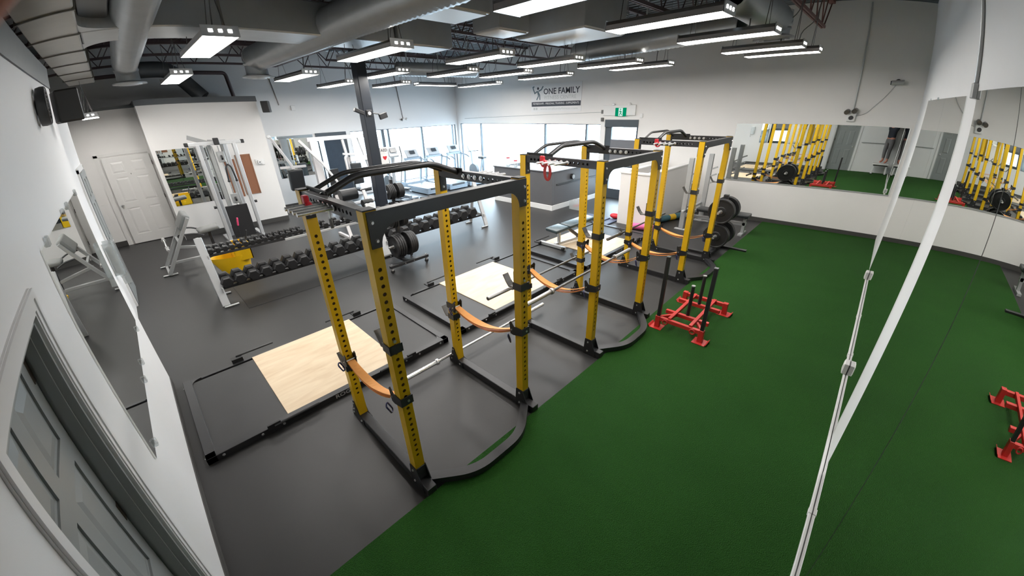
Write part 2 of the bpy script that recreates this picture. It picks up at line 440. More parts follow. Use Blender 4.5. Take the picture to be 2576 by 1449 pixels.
# east wall, south partition, rooms behind
struct('wall_east', MB().b2((XE, -4.7, 0), (XE + 0.2, YN + 0.2, ZC)), M_wallw)
sx0, sx1, sz1 = 0.12, 0.92, 2.07
sw = MB()
sw.b2((XS, YS - 0.12, 0), (sx0, YS, 3.0)); sw.b2((sx0, YS - 0.12, sz1), (sx1, YS, 3.0)); sw.b2((sx1, YS - 0.12, 0), (XE, YS, 3.0))
struct('wall_south', sw, M_wallw)
struct('trim_south_beam', MB().b2((XS, YS - 0.16, 3.0), (XE, YS + 0.012, 3.17)), mat('grey_steel_cap', (0.12, 0.13, 0.135), 0.5, var=0.1))
sr = MB().b2((-7.1, -1.57, 0), (XS - 0.12, -1.45, 3.0)).b2((XS - 0.12, -4.6, 0), (XS, YS - 0.12, 3.0)).b2((XS - 0.12, -1.57, 0), (XS, YS - 0.12, 3.0))
struct('wall_hall', sr, M_wallw)
struct('ceiling_shade_slab', MB().b2((XS, -4.6, 3.0), (XE, YS - 0.12, 3.08)), M_wall)  # unseen slab, added to keep the room behind the partition dark
struct('wall_shade_back', MB().b2((XW - 0.2, -4.7, 0), (XE + 0.2, -4.55, ZC)), M_wall)  # unseen wall, added to close the south side off in darkness
# washroom box in the west: corkboard wall and door wall
struct('wall_cork', MB().b2((XW, -0.35, 0), (XK, 2.0, 3.0)), M_wall)
struct('wall_doorway', MB().b2((XW, -4.6, 0), (XD, -0.35, 3.0)), M_wall)
struct('trim_1', MB().b2((XW, -0.37, 3.0), (XK + 0.015, 2.02, 3.12)), mat('dark_cap_trim', (0.075, 0.085, 0.095), 0.5, var=0.1))
struct('trim_2', MB().b2((XW, -4.6, 3.0), (XD + 0.015, -0.37, 3.06)), MATS['grey_steel_cap'])
struct('trim_3', MB().b2((XK - 0.09, -0.356, 0), (XK + 0.004, -0.345, 3.0)), M_trim)
# ceiling: corrugated deck
dk = MB(); pr = []; y = -4.7; k = 0
while y < YN + 0.2:
    pr += [(y, ZC), (y + 0.085, ZC), (y + 0.105, ZC + 0.04), (y + 0.17, ZC + 0.04)]; y += 0.19
vs = [(XW - 0.2, a, b) for a, b in pr] + [(XE + 0.2, a, b) for a, b in pr]; n = len(pr)
dk.add(vs, [(i, i + 1, n + i + 1, n + i) for i in range(n - 1)])
dk.b2((XW - 0.2, -4.7, ZC + 0.06), (XE + 0.2, YN + 0.2, ZC + 0.15))
struct('ceiling', dk, M_deck)
# baseboards
def bb(name, a, b): struct(name, MB().b2(a, b), M_base)
bb('baseboard_south', (XS, YS, 0), (sx0 - 0.1, YS + 0.008, 0.1))
bb('baseboard_north', (dx1 + 0.08, YN - 0.008, 0), (XE, YN, 0.1))
bb('baseboard_cork', (XK, -0.35, 0), (XK + 0.008, 2.0, 0.12))
bb('baseboard_doorway', (XD, -4.5, 0), (XD + 0.008, -1.42, 0.12))
bb('baseboard_west', (XW, 2.0, 0), (XW + 0.008, ey0, 0.1))

# six-panel doors --------------------------------------------------
def panel_door(name, w_, h_, m, struct_=True):
    """leaf in local x (0..w), z up, both faces at y = +-0.02; a raised frame and bevelled panels"""
    root = MB().b2((0, -0.012, 0), (w_, 0.012, h_)).build(name, m)
    root['kind'] = 'structure'
    st = 0.115 * w_ / 0.85; cols = [(st, w_ / 2 - st / 2), (w_ / 2 + st / 2, w_ - st)]
    rows = [(0.22 * h_ / 2.05, 0.86 * h_ / 2.05), (1.0 * h_ / 2.05, 1.58 * h_ / 2.05), (1.68 * h_ / 2.05, h_ - 0.1)]
    fr = MB()
    for s in (-1, 1):
        y0, y1 = (0.012, 0.021) if s > 0 else (-0.021, -0.012)
        for x0, x1 in ((0, st), (w_ / 2 - st / 2, w_ / 2 + st / 2), (w_ - st, w_)): fr.b2((x0, y0, 0), (x1, y1, h_))
        zz = [0, rows[0][0], rows[0][1], rows[1][0], rows[1][1], rows[2][0], rows[2][1], h_]
        for i in range(0, 8, 2):
            for x0, x1 in cols: fr.b2((x0, y0, zz[i]), (x1, y1, zz[i + 1]))
    fr.build('door_frame_rails', m, root)
    for (x0, x1) in cols:
        for (z0, z1) in rows:
            p = MB()
            for s in (-1, 1):
                a = [(x0 + .015, s * .012, z0 + .015), (x1 - .015, s * .012, z0 + .015), (x1 - .015, s * .012, z1 - .015), (x0 + .015, s * .012, z1 - .015)]
                b = [(x0 + .05, s * .02, z0 + .05), (x1 - .05, s * .02, z0 + .05), (x1 - .05, s * .02, z1 - .05), (x0 + .05, s * .02, z1 - .05)]
                p.add(a + b, [(4, 5, 6, 7)] + [(i, (i + 1) % 4, 4 + (i + 1) % 4, 4 + i) for i in range(4)])
            p.build('panel', m, root)
    return root
# the white door in the west (faces +x)
d = panel_door('door_2', 0.90, 1.99, M_doorw); d.location = (XD + 0.05, -1.29, 0.015); d.rotation_euler = (0, 0, PI / 2 - 0.02)
kn = MB().lathe([(0.0, -0.075), (0.02, -0.073), (0.029, -0.06), (0.024, -0.045), (0.012, -0.04), (0.012, -0.025), (0.028, -0.022), (0.028, -0.018)], (0.07, 0, 0.92), (0, 1, 0)).build('knob', M_bolt, d)
for z in (0.25, 1.0, 1.78): MB().cyl((0.905, -0.018, z - 0.045), (0.905, -0.018, z + 0.045), 0.008, 8).build('hinge', M_steeld, d)
MB().cyl((0.45, -0.02, 1.6), (0.45, -0.04, 1.58), 0.006, 8).build('coat_hook', M_steeld, d)
struct('trim_4', MB().b2((XD, -0.39, 0), (XD + 0.04, -0.35, 2.06)).b2((XD, -1.42, 0), (XD + 0.018, -1.34, 2.08)).b2((XD, -1.42, 2.03), (XD + 0.018, -0.35, 2.1)), M_doorw)
# grey door closed in the near left wall beside the camera
d = panel_door('door_3', sx1 - sx0 - 0.046, sz1 - 0.03, M_doorg); d.location = (sx0 + 0.023, YS - 0.101, 0.01)
for z in (0.27, 1.215, 1.90):
    hb = MB().b2((-0.0215, 0.021, z - 0.045), (-0.0185, 0.062, z + 0.045), 0.001).build('hinge_leaf', M_bronze, d)
    MB().cyl((-0.011, 0.027, z - 0.045), (-0.011, 0.027, z + 0.045), 0.008, 10).build('hinge_knuckle', M_bronze, d)
    MB().b2((-0.002, 0.0205, z - 0.045), (0.030, 0.0235, z + 0.045), 0.001).build('hinge_leaf', M_bronze, d)
MB().lathe([(0.0, 0.075), (0.02, 0.073), (0.029, 0.06), (0.024, 0.045), (0.012, 0.04), (0.012, 0.025), (0.028, 0.022), (0.028, 0.018)], (sx1 - sx0 - 0.11, 0, 0.95), (0, 1, 0)).build('knob', M_bolt, d)
jb = MB()
jb.b2((sx0, YS - 0.12, 0), (sx0 + 0.02, YS - 0.002, sz1)); jb.b2((sx1 - 0.02, YS - 0.12, 0), (sx1, YS - 0.002, sz1)); jb.b2((sx0, YS - 0.12, sz1 - 0.02), (sx1, YS - 0.002, sz1))
struct('trim_door_jamb', jb, mat('jamb_grey', (0.33, 0.345, 0.34), 0.4, var=0.03))
st = MB().b2((sx0 + 0.02, YS - 0.066, 0), (sx0 + 0.030, YS - 0.030, sz1 - 0.02)).b2((sx1 - 0.030, YS - 0.066, 0), (sx1 - 0.02, YS - 0.030, sz1 - 0.02)).b2((sx0 + 0.02, YS - 0.066, sz1 - 0.03), (sx1 - 0.02, YS - 0.030, sz1 - 0.02))
struct('trim_door_stop', st, MATS['jamb_grey'])
cs = MB()
for i, (o0, o1, t_) in enumerate(((0.0, 0.075, 0.010), (0.012, 0.066, 0.015), (0.045, 0.073, 0.020))):
    for xa, s_ in ((sx0, -1), (sx1, 1)):
        cs.b2((xa + s_ * o0, YS, 0), (xa + s_ * o1, YS + t_, sz1 + o1))
    cs.b2((sx0 - o0, YS, sz1 + o0), (sx1 + o0, YS + t_, sz1 + o1))
struct('trim_door_casing', cs, mat('casing_white', (0.74, 0.74, 0.74), 0.4, var=0.02))
# grey door in the hall segment
d = panel_door('door_4', 0.95, 2.05, M_doorg); d.location = (-6.95, -1.437, 0.01)
MB().b2((0.9, 0.02, 0.95), (0.94, 0.03, 1.1)).cyl((0.92, 0.03, 1.03), (0.92, 0.07, 1.03), 0.01, 8).cyl((0.92, 0.07, 1.03), (0.82, 0.07, 1.03), 0.009, 8).build('door_handle', M_bolt, d)
struct('trim_5', MB().b2((-7.03, -1.45, 0), (-6.96, -1.425, 2.12)).b2((-5.99, -1.45, 0), (-5.90, -1.425, 2.12)).b2((-7.03, -1.45, 2.07), (-5.90, -1.425, 2.14)), M_trim)
# entrance door in the north wall
d = struct('door_5', MB().b2((dx0, YN + 0.03, 0), (dx0 + 0.08, YN + 0.12, dz1)).b2((dx1 - 0.06, YN + 0.03, 0), (dx1, YN + 0.12, dz1)).b2((dx0, YN - 0.03, 2.06), (dx1, YN + 0.12, dz1)).b2((dx0, YN + 0.03, 0), (dx1, YN + 0.1, 0.28)).b2((dx0, YN + 0.03, 0.95), (dx1, YN + 0.1, 1.06)).b2((dx0 + 0.08, YN + 0.03, 0.28), (dx0 + 0.2, YN + 0.1, 2.06)), M_frame)
MB().b2((dx0 + 0.2, YN + 0.06, 0.28), (dx1 - 0.06, YN + 0.068, 2.06)).build('pane', M_glass, d)
MB().b2((dx0 + 0.2, YN + 0.01, 1.06), (dx1 - 0.04, YN + 0.05, 1.72), 0.01).build('kick_panel', mat('door_panel_grey', (0.16, 0.165, 0.18), 0.4, var=0.05), d)
MB().cyl((dx0 + 0.15, YN, 1.0), (dx1 - 0.1, YN, 1.0), 0.018, 10).build('push_bar', M_steeld, d)
# exterior ground, seen white through the glass
struct('ground_outside', MB().b2((-45, -12, -0.14), (XW - 0.2, 45, -0.1)).b2((XW - 0.2, YN + 0.2, -0.14), (30, 45, -0.1)), M_asph)

# ---------------------------------------------------------------- mirrors
def mirror(name, label, p0, p1, cuts, ax, gap=0.004, m=M_mirror):
    t = thing(name, label, 'mirror', p0)
    i = 'xyz'.index(ax); cs = [p0[i]] + cuts + [p1[i]]
    for a, b in zip(cs[:-1], cs[1:]):
        q0 = list(p0); q1 = list(p1); q0[i] = a + gap / 2; q1[i] = b - gap / 2
        MB().b2(q0, q1).build('mirror_panel', m, t, W=True)
    return t
t = mirror('wall_mirror', 'floor-length mirror panel on the right wall, beyond the white gap strip', (XE - 0.006, 2.5925, 0.012), (XE, 7.2, 2.68), [4.25], 'y')
for y in (5.2, 6.6):
    MB().box((XE - 0.007, y, 2.685), (0.014, 0.06, 0.03), None, 0.004).build('mirror_clip', M_clear, t, W=True)
t = mirror('wall_mirror', 'floor-length mirror on the right wall nearest the camera', (XE - 0.006, -1.2, 0.012), (XE, 2.10, 2.70), [0.92], 'y', 0.012)
MB().b2((XE - 0.003, 0.908, 0.012), (XE - 0.001, 0.932, 2.70)).build('dark_seam', M_blk, t, W=True)
t = mirror('wall_mirror', 'wide horizontal mirror on the far wall at the end of the turf', (-0.86, YN - 0.007, 0.93), (2.20, YN, 2.19), [0.67], 'x')
MB().b2((-0.88, YN - 0.014, 0.905), (2.2, YN, 0.93)).build('bottom_channel', M_silver, t, W=True)
t = mirror('wall_mirror', 'mirror held by clear clips on the near left wall', (-2.63, YS, 0.965), (-0.44, YS + 0.008, 2.165), [], 'x')
for x, z in ((-2.5, 2.165), (-1.75, 2.165), (-1.45, 2.165), (-0.62, 2.165), (-2.4, 0.965), (-1.7, 0.965), (-1.4, 0.965), (-0.6, 0.965)):
    MB().box((x, YS + 0.012, z), (0.035, 0.02, 0.05), None, 0.005).build('mirror_clip', M_clear, t, W=True)
mirror('wall_mirror', 'mirror on the grey wall beside the white door, behind the cable machine', (XK, -0.28, 0.81), (XK + 0.006, 0.70, 2.06), [], 'y')
mirror('wall_mirror', 'mirror on the window-side wall behind the white gym machines', (XW, 2.52, 0.89), (XW + 0.006, 3.72, 2.10), [], 'y')

# ---------------------------------------------------------------- ceiling steel
def joist(x, m, ya, yb, z0, z1, label):
    t = thing('ceiling_joist', label, 'joist', (x, ya, z0), group='open web roof joists')
    MB().b2((x - 0.05, ya, z1 - 0.05), (x + 0.05, yb, z1)).build('top_chord', m, t, W=True)
    MB().b2((x - 0.035, ya + 0.55, z0), (x - 0.01, yb - 0.55, z0 + 0.045)).b2((x + 0.01, ya + 0.55, z0), (x + 0.035, yb - 0.55, z0 + 0.045)).build('bottom_chord', m, t, W=True)
    wb = MB(); y = ya + 0.55; up = True
    wb.cyl((x, ya + 0.05, z1 - 0.03), (x, ya + 0.55, z0 + 0.02), 0.013, 6); wb.cyl((x, yb - 0.05, z1 - 0.03), (x, yb - 0.55, z0 + 0.02), 0.013, 6)
    while y < yb - 0.6:
        y2 = min(y + 0.32, yb - 0.55)
        wb.cyl((x, y, z0 + 0.02 if up else z1 - 0.03), (x, y2, z1 - 0.03 if up else z0 + 0.02), 0.012, 6); y = y2; up = not up
    wb.build('web', m, t, W=True)
JX = [0.44, -1.15, -2.75, -4.35, -5.95, -7.5, -9.05, -10.6]
for i, x in enumerate(JX):
    m = M_joistr if i == 0 else M_joist
    joist(x, m, 3.12, YN, 3.88, ZC, '%s open web roof joist from the mirrored wall, far half of the room' % ORD[i])
    joist(x, M_joist, -4.55, 3.02, 3.88, ZC, '%s open web roof joist from the mirrored wall, near half of the room' % ORD[i])
g = thing('roof_girder', 'dark steel roof girder resting on the black column', 'girder', (-5, 3.07, 3.95))
MB().b2((XW, 2.98, 4.36), (XE, 3.16, ZC)).b2((XW, 2.98, 3.93), (XE, 3.16, 3.97)).build('flange', M_joist, g, W=True)
MB().b2((XW, 3.06, 3.97), (XE, 3.08, 4.36)).build('web', M_joist, g, W=True)
t = thing('steel_column', 'square black steel column in the middle of the gym', 'column', (-6.2, 3.12, 0))
MB().box((0, 0, 1.965), (0.22, 0.22, 3.93), None, 0.012).build('shaft', M_col, t)
MB().box((0, 0, 0.01), (0.34, 0.34, 0.02), None, 0.004).build('base_plate', M_col, t)

# ---------------------------------------------------------------- ducts
def corr_duct(pts, r, name='pipe', m=M_galv, pitch=0.045, amp=0.014, n=20):
    P = [Vector(p) for p in pts]; out = []
    for a, b in zip(P[:-1], P[1:]):
        L = (b - a).length; k = max(2, int(L / (pitch / 2)))
        for i in range(k): out.append((a.lerp(b, i / k)))
    out.append(P[-1]); mb = MB(); rings = []; prev = None
    for i, p in enumerate(out):
        t = (out[min(i + 1, len(out) - 1)] - out[max(i - 1, 0)]).normalized()
        u = Vector((0, 0, 1)) if abs(t.z) < 0.9 else (prev or Vector((1, 0, 0)))
        x = u.cross(t).normalized(); y = t.cross(x); prev = y
        rr = r + (amp if i % 2 else 0)
        rings.append([p + x * rr * math.cos(2 * PI * j / n) + y * rr * math.sin(2 * PI * j / n) for j in range(n)])
    vs = [v for q in rings for v in q]
    mb.add(vs, [(i * n + j, i * n + (j + 1) % n, (i + 1) * n + (j + 1) % n, (i + 1) * n + j) for i in range(len(rings) - 1) for j in range(n)], True)
    return mb
def diffuser(t, x, y, z, r=0.27):
    MB().lathe([(0.10, 0.10), (0.16, 0.06), (r, 0.02), (r, 0.0), (r * 0.72, 0.01), (r * 0.7, -0.012), (r * 0.5, 0.0), (r * 0.47, -0.02), (0.0, -0.015)], (x, y, z)).build('diffuser_ring', M_trim, t, W=True)
def round_duct(label, pts, r, dif, pitch=0.085):
    t = thing('spiral_duct', label, 'duct', pts[0])
    corr_duct(fillet(pts, 0.3, 6), r, pitch=pitch).build('pipe', M_galv, t, W=True)
    for u in (0.12, 0.5, 0.88):
        q = Vector(pts[0]).lerp(Vector(pts[1]), u)
        MB().b2((q.x - 0.012, q.y - 0.012, q.z + r - 0.01), (q.x + 0.012, q.y + 0.012, ZC)).build('hanger_strap', M_galv, t, W=True)
    if dif:
        MB().cyl((dif[0], dif[1], dif[2] + 0.04), (dif[0], dif[1], dif[2] + 0.35), r * 0.98, 20).build('collar', M_galv, t, W=True)
        diffuser(t, *dif)
round_duct('ribbed round duct dropping to a round diffuser at upper left', [(-1.0, -0.44, 3.64), (-7.9, -0.40, 3.64), (-7.9, -0.40, 3.5)], 0.19, (-7.9, -0.40, 3.30))
round_duct('ribbed round duct crossing over the black column, diffuser at its far end', [(-1.0, 1.60, 3.62), (-7.1, 1.52, 3.62), (-7.1, 1.52, 3.5)], 0.19, (-7.1, 1.52, 3.31))
round_duct('ribbed round duct beside the front row of lamps on the right', [(-3.3, 6.45, 3.62), (-0.1, 5.95, 3.62)], 0.16, None)
round_duct('short ribbed round duct with a diffuser near the right-hand wall', [(0.32, 4.0, 3.66), (0.28, 6.25, 3.66), (0.28, 6.25, 3.55)], 0.18, (0.28, 6.25, 3.43))
round_duct('ribbed round duct high near the window corner', [(-7.4, 4.7, 3.60), (-7.0, 6.9, 3.60)], 0.15, None)
MB_d = thing('trunk_duct', 'big foil-wrapped rectangular duct with a tee at upper left', 'duct', (-5, -1.1, 3.5))
def seam_duct(x0, x1, y0, y1, z0, z1, step, axis, par, m):
    mb = MB().b2((x0, y0, z0), (x1, y1, z1), 0.015); mb.build('duct_run', m, par, W=True)
    a, b = (x0, x1) if axis == 'x' else (y0, y1); q = a + step
    while q < b - 0.1:
        sm = MB()
        if axis == 'x': sm.b2((q - 0.012, y0 - 0.015, z0 - 0.015), (q + 0.012, y1 + 0.015, z1 + 0.015))
        else: sm.b2((x0 - 0.015, q - 0.012, z0 - 0.015), (x1 + 0.015, q + 0.012, z1 + 0.015))
        sm.build('seam_band', mat('duct_seam', (0.25, 0.24, 0.22), 0.5, 0.6, var=0.1), par, W=True)
        q += step
seam_duct(-9.3, 1.2, -1.42, -0.93, 3.50, 3.95, 1.15, 'x', MB_d, M_foil)
t = thing('branch_duct', 'long sheet metal duct running from the tee towards the column', 'duct', (-4, -0.9, 3.5))
seam_duct(-4.30, -3.55, -0.92, 2.45, 3.50, 3.86, 1.3, 'y', t, M_galv)
for s, xa in ((-1, -4.30), (1, -3.55)):
    pl = [(0, 0)] + [(s * 0.45 * (1 - math.sin(a)), 0.45 * (1 - math.cos(a))) for a in [PI / 2 * i / 8 for i in range(9)]]
    MB().prism([(p[0], p[1]) for p in pl], (xa, -0.93, 3.505), (1, 0, 0), (0, 1, 0), (0, 0, 0.35)).build('tee_throat', M_galv, t, W=True)
def plenum(label, x0, x1, y0, y1, z0, z1):
    t = thing('plenum_box', label, 'duct', (x0, y0, z0))
    MB().b2((x0, y0, z0), (x1, y1, z1), 0.01).build('box_body', M_galv, t, W=True)
    MB().b2((x0 + 0.03, y0 + 0.03, z0 - 0.012), (x1 - 0.03, y1 - 0.03, z0)).build('lit_bottom_panel', M_trim, t, W=True)  # white sheet paints the window light reflected by the duct's underside
plenum('deep grey duct box beside the black column, underside painted pale as window-lit', -4.15, -3.5, 2.46, 3.42, 3.50, ZC)
plenum('grey duct box with underside painted pale as window-lit over the middle of the room', -2.15, -1.55, 1.85, 2.42, 3.52, ZC)
plenum('small grey duct box between the hanging lamps', -2.5, -2.0, 2.98, 3.55, 3.52, ZC)
plenum('wide dark duct box above the second rack', -2.65, -1.4, 3.95, 5.0, 3.56, ZC)
t = thing('vent_box', 'black vent box hanging beside the round duct at upper left', 'duct', (-1.6, -0.7, 3.6))
MB().b2((-3.5, -0.92, 3.60), (-1.25, -0.65, ZC), 0.01).build('box_body', M_blk2, t, W=True)
t = thing('flex_duct', 'dark duct elbow coming down onto the grey wall top', 'duct', (-10.2, 0.9, 3.1))
MB().tube(fillet([(-10.3, -0.4, 3.75), (-10.3, 0.55, 3.75), (-10.1, 1.0, 3.12)], 0.3, 6), 0.17, 14).build('pipe', mat('dark_duct', (0.11, 0.12, 0.13), 0.5, 0.3, var=0.1), t, W=True)
t = thing('drain_pipe', 'dark red pipe running along above the grey wall and down', 'pipe', (-10.9, 1.9, 3.1))
MB().tube(fillet([(-10.9, -1.0, 3.72), (-10.9, 1.75, 3.72), (-10.9, 1.8, 3.1)], 0.08, 4), 0.045, 10).build('pipe', M_joist, t, W=True)

# ---------------------------------------------------------------- hanging lamps
ROWN = ['row nearest the left wall', 'second row from the left wall', 'third row from the left wall', 'fourth row from the left wall', 'fifth row from the left wall', 'row nearest the far wall']
COLN = ['beside the right-hand wall', 'second column from the right-hand wall', 'third column from the right-hand wall', 'column by the windows']
lamps = [(-0.65, 0.65, 1.76, 1, 0), (-0.54, 0.584, 3.225, 2, 0), (-0.385, 0.67, 4.643, 3, 0), (-0.34, 0.69, 6.17, 4, 0), (-0.24, 0.77, 7.0, 5, 0),
         (-4.30, -2.75, 0.165, 0, 1), (-4.10, -2.58, 1.945, 1, 1), (-3.66, -2.41, 3.53, 2, 1), (-3.43, -2.18, 4.96, 3, 1), (-2.98, -1.75, 6.2, 4, 1), (-2.82, -1.57, 7.12, 5, 1),
         (-6.6, -5.12, 3.47, 2, 2), (-5.85, -4.46, 4.64, 3, 2), (-5.5, -4.1, 5.86, 4, 2), (-5.6, -4.05, 7.28, 5, 2),
         (-8.3, -6.46, 0.255, 0, 3), (-7.75, -6.05, 2.12, 1, 3), (-9.6, -7.8, 3.66, 2, 3), (-9.3, -7.7, 5.1, 3, 3), (-8.7, -6.95, 7.75, 5, 3)]
def lamp(x0, x1, y, z, label, rz=0, wd=0.31):
    L = x1 - x0; t = thing('hanging_lamp', label, 'lamp', ((x0 + x1) / 2, y, z), rz, 'hanging high bay lamps')
    ho = MB(); w2 = wd / 2
    pr = [(-w2, 0.0), (-w2, 0.045), (-w2 * 0.62, 0.085), (w2 * 0.62, 0.085), (w2, 0.045), (w2, 0.0), (w2 - 0.008, 0.0), (w2 - 0.008, 0.03), (-w2 + 0.008, 0.03), (-w2 + 0.008, 0.0)]
    ho.prism(pr, (-L / 2, 0, 0), (0, 1, 0), (0, 0, 1), (L, 0, 0)); ho.build('housing', M_lampm, t)
    for s in (-1, 1):
        MB().b2((s * L / 2 - 0.004, -w2, -0.004), (s * L / 2 + 0.004, w2, 0.087)).build('end_plate', M_chr, t)
        for ya, yb in ((-.62, -.4), (-.1, .1), (.4, .62)):
            MB().b2((s * L / 2 + s * 0.004, w2 * ya, 0.03), (s * L / 2 + s * 0.006, w2 * yb, 0.055)).build('light_slot', M_lamp, t)
    MB().b2((-L / 2 + 0.01, -w2 + 0.012, 0.002), (L / 2 - 0.01, w2 - 0.012, 0.028)).build('diffuser', M_lamp, t)
    for s in (-1, 1):
        MB().cyl((s * (L / 2 - 0.12), -w2 * .5, 0.085), (s * (L / 2 - 0.12), 0, 0.55), 0.004, 5).cyl((s * (L / 2 - 0.12), w2 * .5, 0.085), (s * (L / 2 - 0.12), 0, 0.55), 0.004, 5).cyl((s * (L / 2 - 0.12), 0, 0.54), (s * (L / 2 - 0.12), 0, 1.1), 0.004, 5).build('hanger_wire', M_steeld, t)
    MB().tube(fillet([(L / 2 - 0.3, 0, 0.08), (L / 2 - 0.32, 0.03, 0.3), (L / 2 - 0.15, 0.02, 0.42), (L / 2 - 0.12, 0, 0.6)], 0.1, 3), 0.007, 6).build('power_cable', M_steeld, t)
    return t
M_lampm = mat('lamp_housing', (0.42, 0.40, 0.39), 0.35, 0.6, var=0.05)
for x0, x1, y, r, c in lamps:
    lamp(x0, x1, y, 3.30, 'hanging lamp %s, %s' % (COLN[c], ROWN[r]))
lamp(-8.85, -7.55, 6.37, 3.30, 'hanging lamp turned sideways near the window corner', PI / 2)
lamp(-9.4, -8.4, -1.18, 2.84, 'hanging lamp in the hall in front of the white panelled door', 0)
# ================================================================ power racks
SQ, RW, RD, RH = 0.0762, 1.1684, 0.9733, 2.1308
def perf_tube(L, wx, wy, zs, r=0.0127, lip=0.005, n=12, pitch=0.0508):
    """square tube along z from 0 to L; through holes at heights zs on its +-x faces"""
    mb = MB(); hx, hy = wx / 2, wy / 2
    for s in (-1, 1):
        mb.add([(-hx, s * hy, 0), (hx, s * hy, 0), (hx, s * hy, L), (-hx, s * hy, L)], [(0, 1, 2, 3)])
    for s in (-1, 1):
        X = s * hx; z_prev = 0.0; ph = min(pitch / 2, hy)
        for z in zs:
            if z - ph > z_prev + 1e-6:
                mb.add([(X, -hy, z_prev), (X, hy, z_prev), (X, hy, z - ph), (X, -hy, z - ph)], [(0, 1, 2, 3)])
            out = []; ci = []; cl = []
            for i in range(n):
                a = 2 * PI * i / n + PI / n; c_, s_ = math.cos(a), math.sin(a)
                k = min(hy / max(1e-9, abs(c_)), ph / max(1e-9, abs(s_)))
                out.append((X, c_ * k, z + s_ * k)); ci.append((X, c_ * r, z + s_ * r)); cl.append((X - s * lip, c_ * r, z + s_ * r))
            mb.add(out + ci + cl, [(i, (i + 1) % n, n + (i + 1) % n, n + i) for i in range(n)] + [(n + i, n + (i + 1) % n, 2 * n + (i + 1) % n, 2 * n + i) for i in range(n)])
            # corners of the cell that the ring cuts off
            for i in range(n):
                p, q = out[i], out[(i + 1) % n]
                if abs(abs(p[1]) - hy) < 1e-6 and abs(abs(q[2] - z) - ph) < 1e-6 and abs(abs(q[1]) - hy) > 1e-6: mb.add([p, q, (X, p[1], q[2])], [(0, 1, 2)])
                elif abs(abs(q[1]) - hy) < 1e-6 and abs(abs(p[2] - z) - ph) < 1e-6 and abs(abs(p[1]) - hy) > 1e-6: mb.add([p, q, (X, q[1], p[2])], [(0, 1, 2)])
            z_prev = z + ph
        mb.add([(X, -hy, z_prev), (X, hy, z_prev), (X, hy, L), (X, -hy, L)], [(0, 1, 2, 3)])
    mb.add([(-hx, -hy, L), (hx, -hy, L), (hx, hy, L), (-hx, hy, L)], [(0, 1, 2, 3)])
    return mb
def bolt_mb(): return MB().lathe([(0.0, 0.008), (0.008, 0.008), (0.0095, 0.0), (0.013, 0.0), (0.013, -0.003)], (0, 0, 0), (1, 0, 0), 8)
ROOT_RACK = thing('power_rack', 'yellow and black power rack nearest the camera, four chrome pegs on its near side', 'power rack', (0, 0, 0), 0, 'power racks in a row along the turf')
